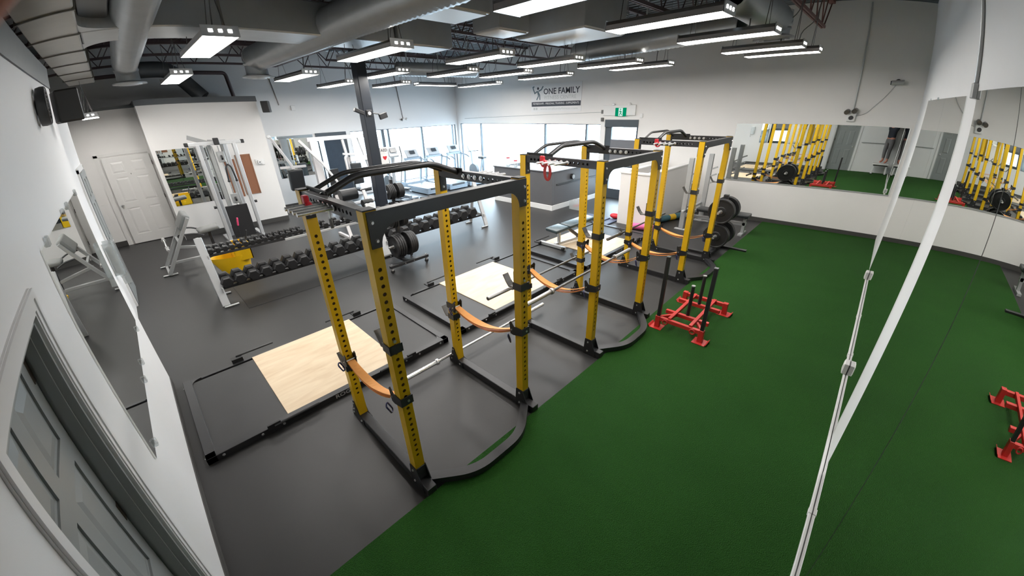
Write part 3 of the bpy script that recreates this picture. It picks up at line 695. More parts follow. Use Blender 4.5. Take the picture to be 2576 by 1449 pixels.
def build_rack(t):
    Z0 = 0.079
    hz = [0.325 - Z0 + 0.0508 * i for i in range(30)]
    up0 = perf_tube(RH - Z0, SQ, SQ, hz)
    first = None
    for x, y in ((0, 0), (-RD, 0), (0, RW), (-RD, RW)):
        o = up0.build('upright', M_yel, t) if first is None else share(first, parent=t)
        first = first or o; o.location = (x, y, Z0)
    ln = MB().b2((-SQ / 2 + 0.008, -SQ / 2 + 0.008, 0.01), (SQ / 2 - 0.008, SQ / 2 - 0.008, RH - Z0 - 0.01)); fl = None  # dark box filling the hollow post; its colour paints the shade behind the holes
    for x, y in ((0, 0), (-RD, 0), (0, RW), (-RD, RW)):
        o = ln.build('upright_shade_core', M_holeshade, t) if fl is None else share(fl, parent=t); fl = fl or o; o.location = (x, y, Z0)
    cap = MB().box((0, 0, 0.004), (SQ + 0.002, SQ + 0.002, 0.008), None, 0.002); f2 = None
    for x, y in ((0, 0), (-RD, 0), (0, RW), (-RD, RW)):
        o = cap.build('top_cap', M_blk, t) if f2 is None else share(f2, parent=t); f2 = f2 or o; o.location = (x, y, RH)
    bt = MB().b2((-RD - 0.13, -SQ / 2, 0), (0.165, SQ / 2, 0.078), 0.004); f3 = None
    for y in (0, RW):
        o = bt.build('base_tube', M_blk2, t) if f3 is None else share(f3, parent=t); f3 = f3 or o; o.location = (0, y, 0)
    gB = [(-0.05, 0.0), (-0.05, 0.10), (-0.041, 0.205), (0.041, 0.205), (0.055, 0.17), (0.10, 0.06), (0.11, 0.0)]
    gA = [(-0.12, 0.0), (-0.12, 0.05), (-0.075, 0.10), (-0.045, 0.215), (-0.022, 0.215), (-0.005, 0.18), (0.036, 0.085), (0.11, 0.07), (0.115, 0.0)]
    pb = {}
    for x, poly, key in ((0, gB, 'B'), (-RD, gA, 'A')):
        for y in (0, RW):
            for s in (-1, 1):
                if key not in pb: pb[key] = o = MB().prism(poly, (0, -0.003, 0), (1, 0, 0), (0, 0, 1), (0, 0.006, 0)).build('foot_plate', M_blk, t)
                else: o = share(pb[key], parent=t)
                o.location = (x, y + s * (SQ / 2 + 0.004), 0)
    # bent nose bar on the turf side
    pth = fillet([(0.045, 0.02, 0.048), (0.285, 0.34, 0.048), (0.285, RW - 0.34, 0.048), (0.045, RW - 0.02, 0.048)], 0.14, 7)
    MB().tube(pth, 0, prof=[(-0.038, -0.028), (0.038, -0.028), (0.038, 0.028), (-0.038, 0.028)], up=(0, 0, 1)).build('nose_bar', M_blk2, t)
    for y in (0, RW): MB().b2((0.0385, y - 0.036, 0.02), (0.046, y + 0.036, 0.20), 0.002).build('nose_bar_flange', M_blk, t)
    # top side crossmembers, drilled for pegs
    L = RD - SQ - 0.012; nh = int((L - 0.1) / 0.0508)
    cm = perf_tube(L, 0.052, 0.074, [0.07 + 0.0508 * i for i in range(nh)], 0.0127)
    Rm = Matrix(((0, 0, 1), (1, 0, 0), (0, 1, 0)))     # tube z -> x, holes face +-y
    cm.v = [tuple(Rm @ Vector(v)) for v in cm.v]; f4 = None
    for y in (0, RW):
        o = cm.build('side_crossmember', M_blk2, t) if f4 is None else share(f4, parent=t); f4 = f4 or o
        o.location = (-RD + SQ / 2 + 0.006, y, RH - 0.038)
        for x in (-RD + SQ / 2 + 0.003, -SQ / 2 - 0.003):
            MB().box((x, y, RH - 0.10), (0.006, 0.07, 0.198), None, 0.002).build('flange', M_blk, t)
    # front beam with deep gusset ends
    yl, yr, zt, zm, zb = -0.024, RW + 0.036, RH - 0.004, RH - 0.085, RH - 0.205
    pl = [(yl, zt), (yl, zb), (0.036, zb)]
    pl += [(0.036 + 0.115 * (1 - math.cos(a)), zb + 0.12 * math.sin(a)) for a in [PI / 2 * i / 7 for i in range(1, 8)]]
    pl += [(RW - 0.036 - 0.115 * (1 - math.cos(a)), zb + 0.12 * math.sin(a)) for a in [PI / 2 * (7 - i) / 7 for i in range(0, 7)]]
    pl += [(RW - 0.036, zb), (yr, zb), (yr, zt)]
    MB().prism(pl, (0.0385, 0, 0), (0, 1, 0), (0, 0, 1), (0.0075, 0, 0)).build('front_plate', M_blk2, t)
    MB().b2((-0.02, SQ / 2, RH - 0.08), (0.0385, RW - SQ / 2, RH - 0.004), 0.004).build('front_crossmember', M_blk2, t)
    # two pull-up bars with raised middles
    for x, r in ((-0.90, 0.016), (-0.68, 0.024)):
        p = fillet([(x, 0.02, RH - 0.015), (x, 0.27, RH + 0.085), (x, RW - 0.27, RH + 0.085), (x, RW - 0.02, RH - 0.015)], 0.07, 5)
        MB().tube(p, r, 12).build('pull_up_bar', M_blk2, t)
    for y in (0.03, RW - 0.03):
        MB().box((-0.79, y, RH - 0.02), (0.36, 0.012, 0.09), None, 0.003).build('bar_bracket', M_blk, t)
    # pegs
    pg = MB().cyl((0, -0.026, 0), (0, -0.235, 0), 0.0125, 12).lathe([(0.0125, 0), (0.020, 0.002), (0.020, 0.008), (0.0125, 0.010)], (0, -0.036, 0), (0, 1, 0), 12)
    pn = MB().lathe([(0.0, 0.014), (0.012, 0.014), (0.014, 0.006), (0.021, 0.005), (0.021, 0.0)], (0, 0.027, 0), (0, 1, 0), 10); fp = fn = None
    for y, rz in ((0, 0), (RW, PI)):
        for k in range(4):
            x = -0.60 + 0.0735 * k
            o = pg.build('band_peg', M_chr, t) if fp is None else share(fp, parent=t); fp = fp or o
            o.location = (x, y, RH - 0.038); o.rotation_euler = (0, 0, rz)
            o = pn.build('peg_nut', M_bolt, t) if fn is None else share(fn, parent=t); fn = fn or o
            o.location = (x, y, RH - 0.038); o.rotation_euler = (0, 0, rz)
    # bolts
    fb = bolt_mb().build('bolt', M_bolt, t); fb.location = (0.046, 0.0, RH - 0.062)
    def bolt(p, rz): o = share(fb, parent=t); o.location = p; o.rotation_euler = (0, 0, rz)
    bolt((0.046, 0.012, RH - 0.165), 0); bolt((0.046, RW + 0.012, RH - 0.062), 0); bolt((0.046, RW + 0.012, RH - 0.165), 0)
    for y in (0, RW):
        bolt((-RD + SQ / 2 + 0.006, y, RH - 0.165), 0); bolt((-SQ / 2 - 0.006, y, RH - 0.165), PI)
        for s, rz in ((-1, -PI / 2), (1, PI / 2)):
            for x, z in ((0.0, 0.165), (0.0, 0.05), (-RD - 0.05, 0.11), (-RD - 0.075, 0.055), (-RD + 0.07, 0.04), (-RD - 0.03, 0.19)):
                bolt((x, y + s * (SQ / 2 + 0.007), z), rz)
build_rack(ROOT_RACK)
RY = [0.0, 2.3016, 4.90]
rack2 = dup(ROOT_RACK, (0, RY[1], 0), 0, 'yellow and black power rack in the middle of the row, barbell slung in its straps')
rack3 = dup(ROOT_RACK, (0, RY[2], 0), 0, 'yellow and black power rack farthest from the camera, by the plate tree')
RN = ['nearest rack', 'middle rack', 'farthest rack']
# ---------------------------------------------------------------- hooks on the uprights
def hook(name, label, loc):
    t = thing(name, label, 'bar hook', loc, 0, 'bar hooks on the racks')
    h = SQ / 2
    c = MB()
    c.b2((h + 0.001, -h - 0.008, -0.03), (h + 0.009, h + 0.008, 0.03)); c.b2((-h - 0.008, -h - 0.008, -0.03), (h + 0.009, -h - 0.001, 0.03)); c.b2((-h - 0.008, h + 0.001, -0.03), (h + 0.009, h + 0.008, 0.03))
    c.build('collar', M_blk2, t)
    MB().b2((-h - 0.012, -h + 0.005, -0.035), (-h - 0.002, h - 0.005, 0.12), 0.003).build('back_plate', M_blk, t)
    MB().tube([(-h - 0.005, 0, -0.022), (-h - 0.07, 0, -0.03), (-h - 0.10, 0, 0.0), (-h - 0.135, 0, 0.055)], 0, prof=[(-0.028, -0.005), (0.028, -0.005), (0.028, 0.005), (-0.028, 0.005)], up=(0, 0, 1)).build('saddle', M_steeld, t)
    MB().cyl((h + 0.009, 0, 0.055), (h - 0.01, 0, 0.055), 0.011, 10).build('lock_pin', M_bolt, t)
    return t
HZ = [(1.27, 0.62), (1.41, 0.555), (1.44, 0.605)]
hk = None
PN = ['near turf-side post', 'far turf-side post', 'near platform-side post', 'far platform-side post']
for i in range(3):
    for j, (x, y, z) in enumerate(((0, 0, HZ[i][0]), (0, RW, HZ[i][0]), (-RD, 0, HZ[i][1]), (-RD, RW, HZ[i][1]))):
        lb = 'black bar hook on the %s of the %s' % (PN[j], RN[i])
        if hk is None: hk = hook('bar_hook', lb, (x, RY[i] + y, z))
        else: dup(hk, (x, RY[i] + y, z), 0, lb)
# ---------------------------------------------------------------- orange strap safeties
def strap(label, y, zA, zB, sag, handles):
    t = thing('strap_safety', label, 'safety strap', (-RD / 2, y, min(zA, zB) - sag), 0, 'orange strap safeties on the racks')
    h = SQ / 2
    def brk(x, z, s):           # s=+1: strap leaves towards +x
        b = MB()
        for q in (-1, 1):
            yy = y + q * (h + 0.005)
            pl = [(-s * (h + 0.004), 0.035), (s * (h + 0.01), 0.035), (s * (h + 0.045), 0.075), (s * (h + 0.062), 0.06), (s * (h + 0.055), 0.0), (s * (h + 0.05), -0.05), (s * (h + 0.015), -0.055), (-s * (h + 0.004), -0.03)]
            b.prism(pl, (x, yy - 0.003, z), (1, 0, 0), (0, 0, 1), (0, 0.006, 0))
        b.b2((x - s * (h + 0.004), y - h - 0.008, z - 0.03), (x - s * (h + 0.011), y + h + 0.008, z + 0.035))
        o = b.build('bracket', M_blk, t, W=True)
        MB().cyl((x + s * (h + 0.03), y - h - 0.02, z), (x + s * (h + 0.03), y + h + 0.02, z), 0.007, 8).build('pin', M_bolt, o, W=True)
        MB().cyl((x - s * (h + 0.011), y + 0.01, z), (x - s * (h + 0.016), y + 0.01, z), 0.009, 8).build('bolt', M_bolt, o, W=True)
        return o
    a = brk(-RD, zA, 1); b = brk(0, zB, -1)
    pts = []; x0, x1 = -RD + h + 0.03, -h - 0.03
    for i in range(19):
        u = i / 18; pts.append(((1 - u) * x0 + u * x1, y, (1 - u) * zA + u * zB - 4 * sag * u * (1 - u)))
    mb = MB(); rings = []
    for i, p in enumerate(pts):
        u = i / 18; tw = 0.25 * math.sin(2 * PI * u); hw = 0.032
        rings.append((Vector(p) + Vector((0, -hw * math.cos(tw), -hw * math.sin(tw))), Vector(p) + Vector((0, hw * math.cos(tw), hw * math.sin(tw)))))
    vs = []
    for q in rings: vs += [q[0], q[1], q[1] - Vector((0, 0, 0.007)), q[0] - Vector((0, 0, 0.007))]
    mb.add(vs, [(i * 4 + k, i * 4 + (k + 1) % 4, i * 4 + 4 + (k + 1) % 4, i * 4 + 4 + k) for i in range(18) for k in range(4)] + [(0, 1, 2, 3), (72, 73, 74, 75)])
    mb.build('webbing', M_org, t, W=True)
    lo = [(p[0], p[1] - 0.004, p[2] - 0.022 - 0.012 * math.sin(PI * i / 18)) for i, p in enumerate(pts)]
    MB().tube(lo, 0, prof=[(-0.026, -0.002), (0.026, -0.002), (0.026, 0.002), (-0.026, 0.002)], up=(0, 0, 1)).build('webbing_lower_ply', M_org, t, W=True)
    for (par, x, z, dy, dz) in handles_for(a, b, zA, zB, y, handles):
        ring = [(x + 0.0, y - h - 0.03 - 0.012 * math.cos(2 * PI * i / 16), z + dz + (0.028 if math.cos(2 * PI * i / 16) > 0 else -0.028) * 0 + 0.045 * math.sin(2 * PI * i / 16)) for i in range(16)]
        rr = roundrect(0.036, 0.09, 0.017, 4)
        R = Matrix.Rotation(0.35, 3, 'X')
        pts2 = [Vector((x, y - h - 0.045, z + dz)) + R @ Vector((p[0] * 0.7, -p[0] * 0.7, p[1])) for p in rr]
        MB().tube(pts2, 0.006, 6, closed=True).build('pull_handle', M_blue, par, W=True)
    return t
def handles_for(a, b, zA, zB, y, which):
    out = []
    if 'A' in which: out.append((a, -RD + SQ / 2 + 0.03, zA - 0.0, -1, -0.03))
    if 'B' in which: out.append((b, -SQ / 2 - 0.03, zB, -1, -0.075))
    return out
SZ = [(0.71, 0.85, 0.10), (0.80, 0.84, 0.135), (0.46, 0.50, 0.10)]
SN = [('near', 0), ('far', RW)]
for i in range(3):
    for nm, y in SN:
        zA, zB, sag = SZ[i]
        if i == 0 and nm == 'far': zA += 0.04
        strap('orange strap safety sagging across the %s side of the %s' % (nm, RN[i]), RY[i] + y, zA, zB, sag, 'AB' if not (i == 2 and nm == 'far') else 'B')
# ---------------------------------------------------------------- barbells
def barbell(label, x, y0, z, sh=M_steel, sl=M_chr, rz=0.0):
    t = thing('barbell', label, 'barbell', (x, y0, z), rz, 'barbells at the racks')
    MB().cyl((0, 0.40, 0), (0, 1.80, 0), 0.014, 12).build('shaft', sh, t)
    for a, b, s in ((0.0, 0.415, 1), (1.785, 2.2, -1)):
        MB().cyl((0, a, 0), (0, b, 0), 0.0248, 18).build('sleeve', sl, t)
        y = b if s > 0 else a
        MB().lathe([(0.014, -0.018), (0.033, -0.016), (0.036, -0.01), (0.036, 0.01), (0.033, 0.016), (0.014, 0.018)], (0, y - s * 0.005, 0), (0, 1, 0), 18).build('sleeve_collar', sl, t)
        MB().lathe([(0.0, 0.004), (0.017, 0.004), (0.019, 0.0), (0.0, 0.0)], (0, 0.0 if s > 0 else 2.2, 0), (0, -s, 0), 14).build('end_cap', M_steeld, t)
    for y in (0.62, 1.52):
        MB().cyl((0, y - 0.16, 0), (0, y + 0.16, 0), 0.0146, 12).build('knurled_grip', M_steeld if sh is M_steeld else M_steel, t)
    return t
barbell('bright barbell lying low on the floor tubes behind the nearest rack', -1.06, 0.52, 0.0935, mat('bright_bar_steel', (0.70, 0.69, 0.68), 0.3, 0.9, var=0.06), M_chr)
barbell('dark barbell resting in the low platform-side hooks of the middle rack', -1.075, 1.74, 0.558, M_steeld, M_steel)
barbell('dark barbell hanging in the orange straps of the middle rack', -0.44, 1.715, 0.716, M_steeld, M_steel, 0.0)
barbell('dark barbell resting in the platform-side hooks of the farthest rack', -1.075, 4.38, 0.608, M_steeld, M_steeld)
# ---------------------------------------------------------------- clamps on the pegs
def clamp(label, loc, m, rz=0):
    t = thing('bar_clamp', label, 'clamp', loc, rz)
    MB().lathe([(0.024, -0.018), (0.036, -0.018), (0.038, -0.012), (0.038, 0.012), (0.036, 0.018), (0.024, 0.018), (0.024, -0.018)], (0, 0, 0), (0, 1, 0), 16).build('ring', m, t)
    MB().b2((-0.05, -0.016, 0.015), (0.0, 0.016, 0.075), 0.005).build('lever', m, t)
    MB().b2((-0.055, -0.012, -0.01), (-0.03, 0.012, 0.02), 0.004).build('jaw', m, t)
clamp('red plastic bar clamp hung on the pegs of the nearest rack', (-0.60, -0.10, RH - 0.055), M_redp)
clamp('red plastic bar clamp hung on the pegs of the middle rack', (-0.60, RY[1] - 0.12, RH - 0.055), M_redp)
clamp('red plastic bar clamp hung on the pegs of the farthest rack', (-0.60, RY[2] - 0.11, RH - 0.055), M_redp)
def snap(label, loc):
    t = thing('snap_hook', label, 'snap hook', loc)
    MB().tube([(0.011 * math.cos(2 * PI * i / 14), 0, 0.026 * math.sin(2 * PI * i / 14) - 0.03) for i in range(14)], 0.003, 6, closed=True).build('ring', M_bolt, t)
    MB().cyl((0, 0, -0.055), (0, 0, -0.11), 0.011, 10).build('swivel_body', M_steeld, t)
snap('small metal snap hook dangling from the pegs of the nearest rack', (-0.38, -0.06, RH - 0.043))
def red_bag(label, loc):
    t = thing('band_bundle', label, 'bands', loc)
    for k in range(3):
        MB().tube([(0.035 * math.cos(2 * PI * i / 18) + 0.012 * k, -0.01 * k, -0.075 + 0.075 * math.sin(2 * PI * i / 18)) for i in range(18)], 0, prof=[(-0.012, -0.003), (0.012, -0.003), (0.012, 0.003), (-0.012, 0.003)], closed=True, up=(0, 1, 0)).build('band_loop', mat('red_band', (0.5, 0.05, 0.05), 0.6, var=0.1), t)
red_bag('red resistance bands hung on the near pegs of the middle rack', (-0.53, RY[1] - 0.16, RH - 0.05))

# ---------------------------------------------------------------- lifting platforms
PX0, PX1 = -2.84, -1.41
def platform(label, yc, logo):
    t = thing('lifting_platform', label, 'lifting platform', (PX1, yc, 0), 0, 'lifting platforms behind the racks')
    hy = 1.255; fw = 0.075; fh = 0.062
    X0 = PX0 - PX1
    MB().b2((-fw, -hy, 0), (0, hy, fh), 0.003).build('front_rail', M_blk2, t)
    MB().b2((X0, -hy, 0), (X0 + fw * 0.55, hy, fh * 0.8), 0.003).build('back_rail', M_blk2, t)
    for s in (-1, 1):
        MB().b2((X0, s * hy, 0), (0, s * (hy - fw), fh), 0.003).build('side_rail', M_blk2, t)
        MB().b2((X0 + fw, s * 0.595, 0.001), (-fw, s * (hy - fw), 0.046)).build('rubber_insert', M_rub2, t)
        for x, xs in ((-fw, -1), (X0 + fw * 0.55, 1)):
            pl = [(0, 0)] + [(0.09 * (1 - math.sin(a)), 0.09 * (1 - math.cos(a))) for a in [PI / 2 * i / 6 for i in range(7)]]
            MB().prism([(xs * p[0], -s * p[1]) for p in pl], (x, s * (hy - fw), 0.047), (1, 0, 0), (0, 1, 0), (0, 0, 0.012)).build('corner_plate', M_blk2, t)
    MB().b2((X0 + 0.035, -0.595, 0.001), (-fw - 0.005, 0.595, 0.056), 0.002).build('plywood_deck', M_ply, t)
    for s in (-1, 1):      # band tabs with rods, front and back
        yt = s * 0.73
        for x, q in ((0.0, 1), (X0, -1)):
            MB().b2((x - q * 0.012, yt - 0.055, 0.045), (x + q * 0.014, yt + 0.055, 0.098), 0.003).build('band_tab', M_blk, t)
            xo = x + q * (0.035 if q > 0 else 0.105); ya = yt; yb = yt - s * 0.40
            if q < 0: MB().b2((x - 0.012, yt - 0.055, 0.05), (x - 0.12, yt + 0.055, 0.066)).build('tab_arm', M_blk, t)
            MB().cyl((xo if q < 0 else x + 0.012, ya, 0.072), (xo if q < 0 else x + 0.012, yb, 0.072), 0.012, 8).build('band_rod', M_blk2, t)
        f = None
        for y in (0.12, 0.42, 0.60):
            o = bolt_mb().build('bolt', M_bolt, t); o.location = (0.001, s * (hy - y), 0.034)
        for x in (-0.06, X0 + 0.1):
            o = bolt_mb().build('bolt', M_bolt, t); o.location = (x, s * (hy + 0.001), 0.03); o.rotation_euler = (0, 0, s * PI / 2)
    if logo:
        text_mb('ROGUE', 0.062, (0.0005, -0.05, 0.010), (0, 1, 0), (0, 0, 1), 0.001, 'CENTER', 0.0008, 0.24).build('logo_lettering', mat('logo_white', (0.55, 0.55, 0.55), 0.5, var=0.03), t)
    return t
M_rub2 = mat('platform_rubber', (0.022, 0.022, 0.023), 0.45, var=0.2, vs=4, bump=0.08, bs=240)
platform('black framed lifting platform with plywood centre nearest the camera', 0.09, True)
platform('black framed lifting platform with plywood centre behind the middle rack', 2.815, True)
platform('black framed lifting platform with plywood centre under the weight bench', 5.50, True)

# ---------------------------------------------------------------- push sled
t = thing('push_sled', 'red push sled with black poles standing on the turf', 'sled', (0.62, 3.8, 0.014))
X_ = (-0.27, 0.27); Y_ = (-0.46, 0.44); ZB = 0.13
for x in X_:
    for y in Y_:
        p = [(-0.075, 0.0), (0.075, 0.0), (0.095, 0.03), (0.09, 0.032), (0.072, 0.006), (-0.075, 0.006)]
        sx = 1 if x > 0 else -1
        f = MB().prism([(sx * a, b) for a, b in p], (x, y - 0.075, 0.0), (1, 0, 0), (0, 0, 1), (0, 0.15, 0)); f.build('skid_plate', M_red, t)
        MB().b2((x - 0.03, y - 0.03, 0.005), (x + 0.03, y + 0.03, ZB + 0.035), 0.003).build('corner_post', M_red, t)
for y in (-0.46, -0.22, 0.20, 0.44):
    MB().b2((-0.27, y - 0.022, ZB - 0.025), (0.27, y + 0.022, ZB + 0.025), 0.003).build('crossbar', M_red, t)
for s in (-1, 1):
    MB().bar((s * 0.13, -0.46, ZB + 0.027), (s * 0.13, 0.44, ZB + 0.027), 0.04, 0.04, ch=0.003).build('side_rail', M_red, t)
    MB().bar((s * 0.27, -0.44, ZB), (s * 0.12, -0.24, ZB), 0.03, 0.04, ch=0.003).build('brace', M_red, t)
    MB().tube(arc((s * 0.17, -0.485, ZB - 0.02), 0.03, 0, 2 * PI, 12, (1, 0, 0), (0, 0, 1))[:-1], 0.009, 8, closed=True).build('pull_ring', M_red, t)
    MB().bar((s * 0.27, -0.46, ZB + 0.03), (s * 0.27, -0.44, 0.95), 0.042, 0.042, ch=0.004).build('push_pole', M_blk, t)
    MB().box((s * 0.27, -0.44, 0.953), (0.044, 0.044, 0.01), None, 0.002).build('pole_cap', mat('cap_grey', (0.12, 0.13, 0.13), 0.4, var=0.1), t)
for y in (-0.20, 0.20):
    MB().cyl((0, y, ZB + 0.02), (0, y, 0.56), 0.022, 12).build('weight_post', M_blk, t)
    MB().cyl((0, y, 0.56), (0, y, 0.572), 0.024, 12).build('post_cap', M_silver, t)
# ================================================================ dumbbells and their racks
def db_rack(label, y0, y1):
    t = thing('dumbbell_rack', label, 'dumbbell rack', (-4.98, (y0 + y1) / 2, 0), 0, 'silver two tier dumbbell racks')
    for y in (y0, y1):
        MB().bar((-4.70, y, 0.03), (-5.08, y, 1.03), 0.035, 0.10, up=(0, 1, 0), ch=0.004).build('front_leg', M_silverl, t, W=True)
        MB().bar((-5.28, y, 0.03), (-5.10, y, 0.98), 0.035, 0.07, up=(0, 1, 0), ch=0.004).build('back_leg', M_silverl, t, W=True)
        MB().b2((-5.12, y - 0.02, 0.95), (-5.06, y + 0.02, 1.03), 0.004).build('leg_cap', M_silverl, t, W=True)
        s = 1 if y == y0 else -1
        for x in (-4.69, -5.28): MB().cyl((x, y - s * 0.03, 0.016), (x, y + s * 0.16, 0.016), 0.016, 10).build('foot_bar', M_silverl, t, W=True)
        for xa, xb, z in ((-5.27, -4.94, 0.735), (-5.13, -4.72, 0.265)):
            MB().bar((xa, y + s * 0.03, z + 0.03), (xb, y + s * 0.03, z), 0.012, 0.075, ch=0.002).build('shelf_bracket', M_silverl, t, W=True)
    for xa, xb, z in ((-5.19, -5.02, 0.755), (-5.00, -4.83, 0.275)):
        for x, zz in ((xa, z + 0.012), (xb, z)):
            MB().b2((x - 0.02, y0, zz - 0.025), (x + 0.02, y1, zz + 0.015), 0.004).build('shelf_rail', M_blk2, t, W=True)
    MB().b2((-4.945, y0 + 1.1 if y0 < 0 else y0, 0.735), (-4.93, y1, 0.775), 0.003).build('shelf_lip', M_silverl, t, W=True)
    return t
db_rack('silver two tier dumbbell rack standing nearest the left wall', -0.42, 2.27)
db_rack('silver two tier dumbbell rack standing nearest the reception desk', 2.36, 4.97)
def dumbbell(label, loc, s, hl, gl, tilt, group):
    """hex dumbbell with its axis along x"""
    t = thing('hex_dumbbell', label, 'dumbbell', loc, 0, group)
    r = s / 2 / math.cos(PI / 6)
    R = Matrix.Rotation(tilt, 3, 'Y')
    for q in (-1, 1):
        mb = MB(); rings = []
        for x, k in ((gl / 2, 0.72), (gl / 2 + hl * 0.12, 1.0), (gl / 2 + hl * 0.85, 1.0), (gl / 2 + hl, 0.80)):
            rings.append([R @ Vector((q * x, r * k * math.cos(PI / 3 * i + PI / 6 * 0), r * k * math.sin(PI / 3 * i))) for i in range(6)])
        vs = [v for g in rings for v in g]
        mb.add(vs, [(a * 6 + i, a * 6 + (i + 1) % 6, a * 6 + 6 + (i + 1) % 6, a * 6 + 6 + i) for a in range(3) for i in range(6)] + [tuple(range(6)), tuple(range(18, 24))])
        mb.build('head', M_hex, t)
    MB().cyl(R @ Vector((-gl / 2 - 0.01, 0, 0)), R @ Vector((gl / 2 + 0.01, 0, 0)), 0.016 if s > 0.1 else 0.013, 10).build('handle', M_chr, t)
    return t
y = -0.295; i = 0
while y < 4.68:
    k = i / 22.0; st_ = 0.178 + 0.0043 * i; s = st_ * 0.86
    if not 2.2 < y < 2.42:
        dumbbell('black hex dumbbell, %s from the left on the lower tier' % ORD[i], (-4.915, y, 0.293 + s / 2), s, 0.105 + 0.03 * k, 0.115, 0.07, 'lower tier dumbbells')
    y += st_; i += 1
for i in range(15):
    dumbbell('small chrome-handled dumbbell, %s from the left on the upper tier' % ORD[i], (-5.105, -0.335 + 0.0935 * i, 0.775 + 0.046), 0.078, 0.062, 0.105, 0.09, 'small upper tier dumbbells')
for i, y in enumerate((1.22, 1.40, 1.62, 1.80, 1.98, 2.12)):
    dumbbell('mid-size dumbbell, %s past the small ones on the upper tier' % ORD[i], (-5.105, y, 0.775 + 0.052), 0.10, 0.07, 0.11, 0.09, 'mid upper tier dumbbells')
for i in range(9):
    dumbbell('mid-size dumbbell, %s on the upper tier of the farther rack' % ORD[i], (-5.105, 2.54 + 0.21 * i, 0.775 + 0.06), 0.115, 0.08, 0.11, 0.09, 'upper tier dumbbells of the farther rack')
tag(MB().b2((-5.52, -0.19, 0.0), (-4.40, 1.95, 0.006), 0.002).build('rubber_mat', mat('floor_mat', (0.013, 0.0125, 0.0125), 0.5, var=0.15, vs=3)), 'black rubber mat lying under the dumbbell racks', 'mat')
# ---------------------------------------------------------------- weight plates
def plate(t, c, r, th, axis, m=M_rub, hub=True, name='weight_plate', W=True):
    pr = [(0.025, -th / 2), (r * 0.35, -th / 2), (r * 0.40, -th * 0.32), (r * 0.86, -th * 0.32), (r * 0.90, -th / 2), (r * 0.985, -th / 2), (r, -th * 0.35), (r, th * 0.35), (r * 0.985, th / 2), (r * 0.90, th / 2), (r * 0.86, th * 0.32), (r * 0.40, th * 0.32), (r * 0.35, th / 2), (0.025, th / 2), (0.025, -th / 2)]
    return MB().lathe(pr, c, axis, 28).build(name, m, t, W=W)
def plate_thing(label, c, r, th, axis, group, m=M_rub):
    t = thing('weight_plate', label, 'weight plate', c, 0, group)
    plate(t, c, r, th, axis, m, name='disc')
    MB().lathe([(0.026, -th / 2 - 0.001), (0.034, -th / 2 - 0.001), (0.034, th / 2 + 0.001), (0.026, th / 2 + 0.001), (0.026, -th / 2 - 0.001)], c, axis, 16).build('hub_ring', M_bolt, t, W=True)
def plate_tree(label, x, y, pegs, group, plabel, casters=True):
    t = thing('plate_tree', label, 'plate rack', (x, y, 0))
    for xx in (x + 0.22, x - 0.32):
        MB().b2((xx - 0.03, y - 0.38, 0.10), (xx + 0.03, y + 0.42, 0.15), 0.004).build('base_bar', M_blk2, t, W=True)
        for yy in (y - 0.34, y + 0.38):
            c = MB().cyl((xx - 0.012, yy, 0.035), (xx + 0.012, yy, 0.035), 0.035, 14); o = c.build('caster_wheel', M_rub, t, W=True)
            MB().b2((xx - 0.02, yy - 0.018, 0.05), (xx + 0.02, yy + 0.018, 0.10), 0.004).build('caster_fork', M_chr, o, W=True)
            MB().cyl((xx, yy, 0.15), (xx, yy, 0.17), 0.012, 8).build('caster_nut', M_chr, t, W=True)
        for yy in (y - 0.08, y + 0.1):
            MB().cyl((xx + 0.03, yy, 0.125), (xx + 0.038, yy, 0.125), 0.010, 8).build('bolt', M_bolt, t, W=True)
    MB().b2((x - 0.32, y - 0.03, 0.10), (x + 0.22, y + 0.03, 0.15), 0.004).build('spine_bar', M_blk2, t, W=True)
    MB().b2((x - 0.04, y - 0.03, 0.12), (x + 0.04, y + 0.03, 1.12), 0.004).build('post', M_blk2, t, W=True)
    for (xo, z, s, n, r, th) in pegs:
        L = 0.05 + n * (th + 0.006) + 0.08
        MB().cyl((x + xo, y, z), (x + xo, y + s * L, z), 0.022, 12).build('plate_peg', M_chr, t, W=True)
        MB().b2((x - 0.03 if xo > 0 else x + xo - 0.02, y - 0.025, z - 0.03), (x + xo + 0.02 if xo > 0 else x + 0.03, y + 0.025, z + 0.03), 0.003).build('peg_arm', M_blk2, t, W=True)
        for k in range(n):
            plate_thing('%s, %s out on the %s %s peg' % (plabel, ORD[k], 'low' if z < 0.6 else 'high', 'left' if s < 0 else 'right'), (x + xo, y + s * (0.045 + th / 2 + k * (th + 0.006)), z - 0.003), r * (1 - 0.02 * k), th, (0, 1, 0), group)
plate_tree('black plate tree on casters loaded with plates behind the nearest rack', -4.10, 2.32,
           [(0.12, 0.44, -1, 4, 0.215, 0.034), (0.12, 0.44, 1, 4, 0.215, 0.034), (0.02, 0.90, -1, 3, 0.16, 0.03), (0.02, 0.90, 1, 3, 0.16, 0.03)],
           'plates on the caster plate tree', 'plate on the caster plate tree')
plate_tree('black plate tree beside the column near the treadmills', -6.75, 3.72,
           [(0.1, 0.85, -1, 4, 0.19, 0.034), (0.1, 0.85, 1, 4, 0.19, 0.034), (0.1, 0.40, 1, 3, 0.21, 0.034), (0.1, 0.40, -1, 3, 0.21, 0.034)],
           'plates by the column', 'plate on the tree beside the column')
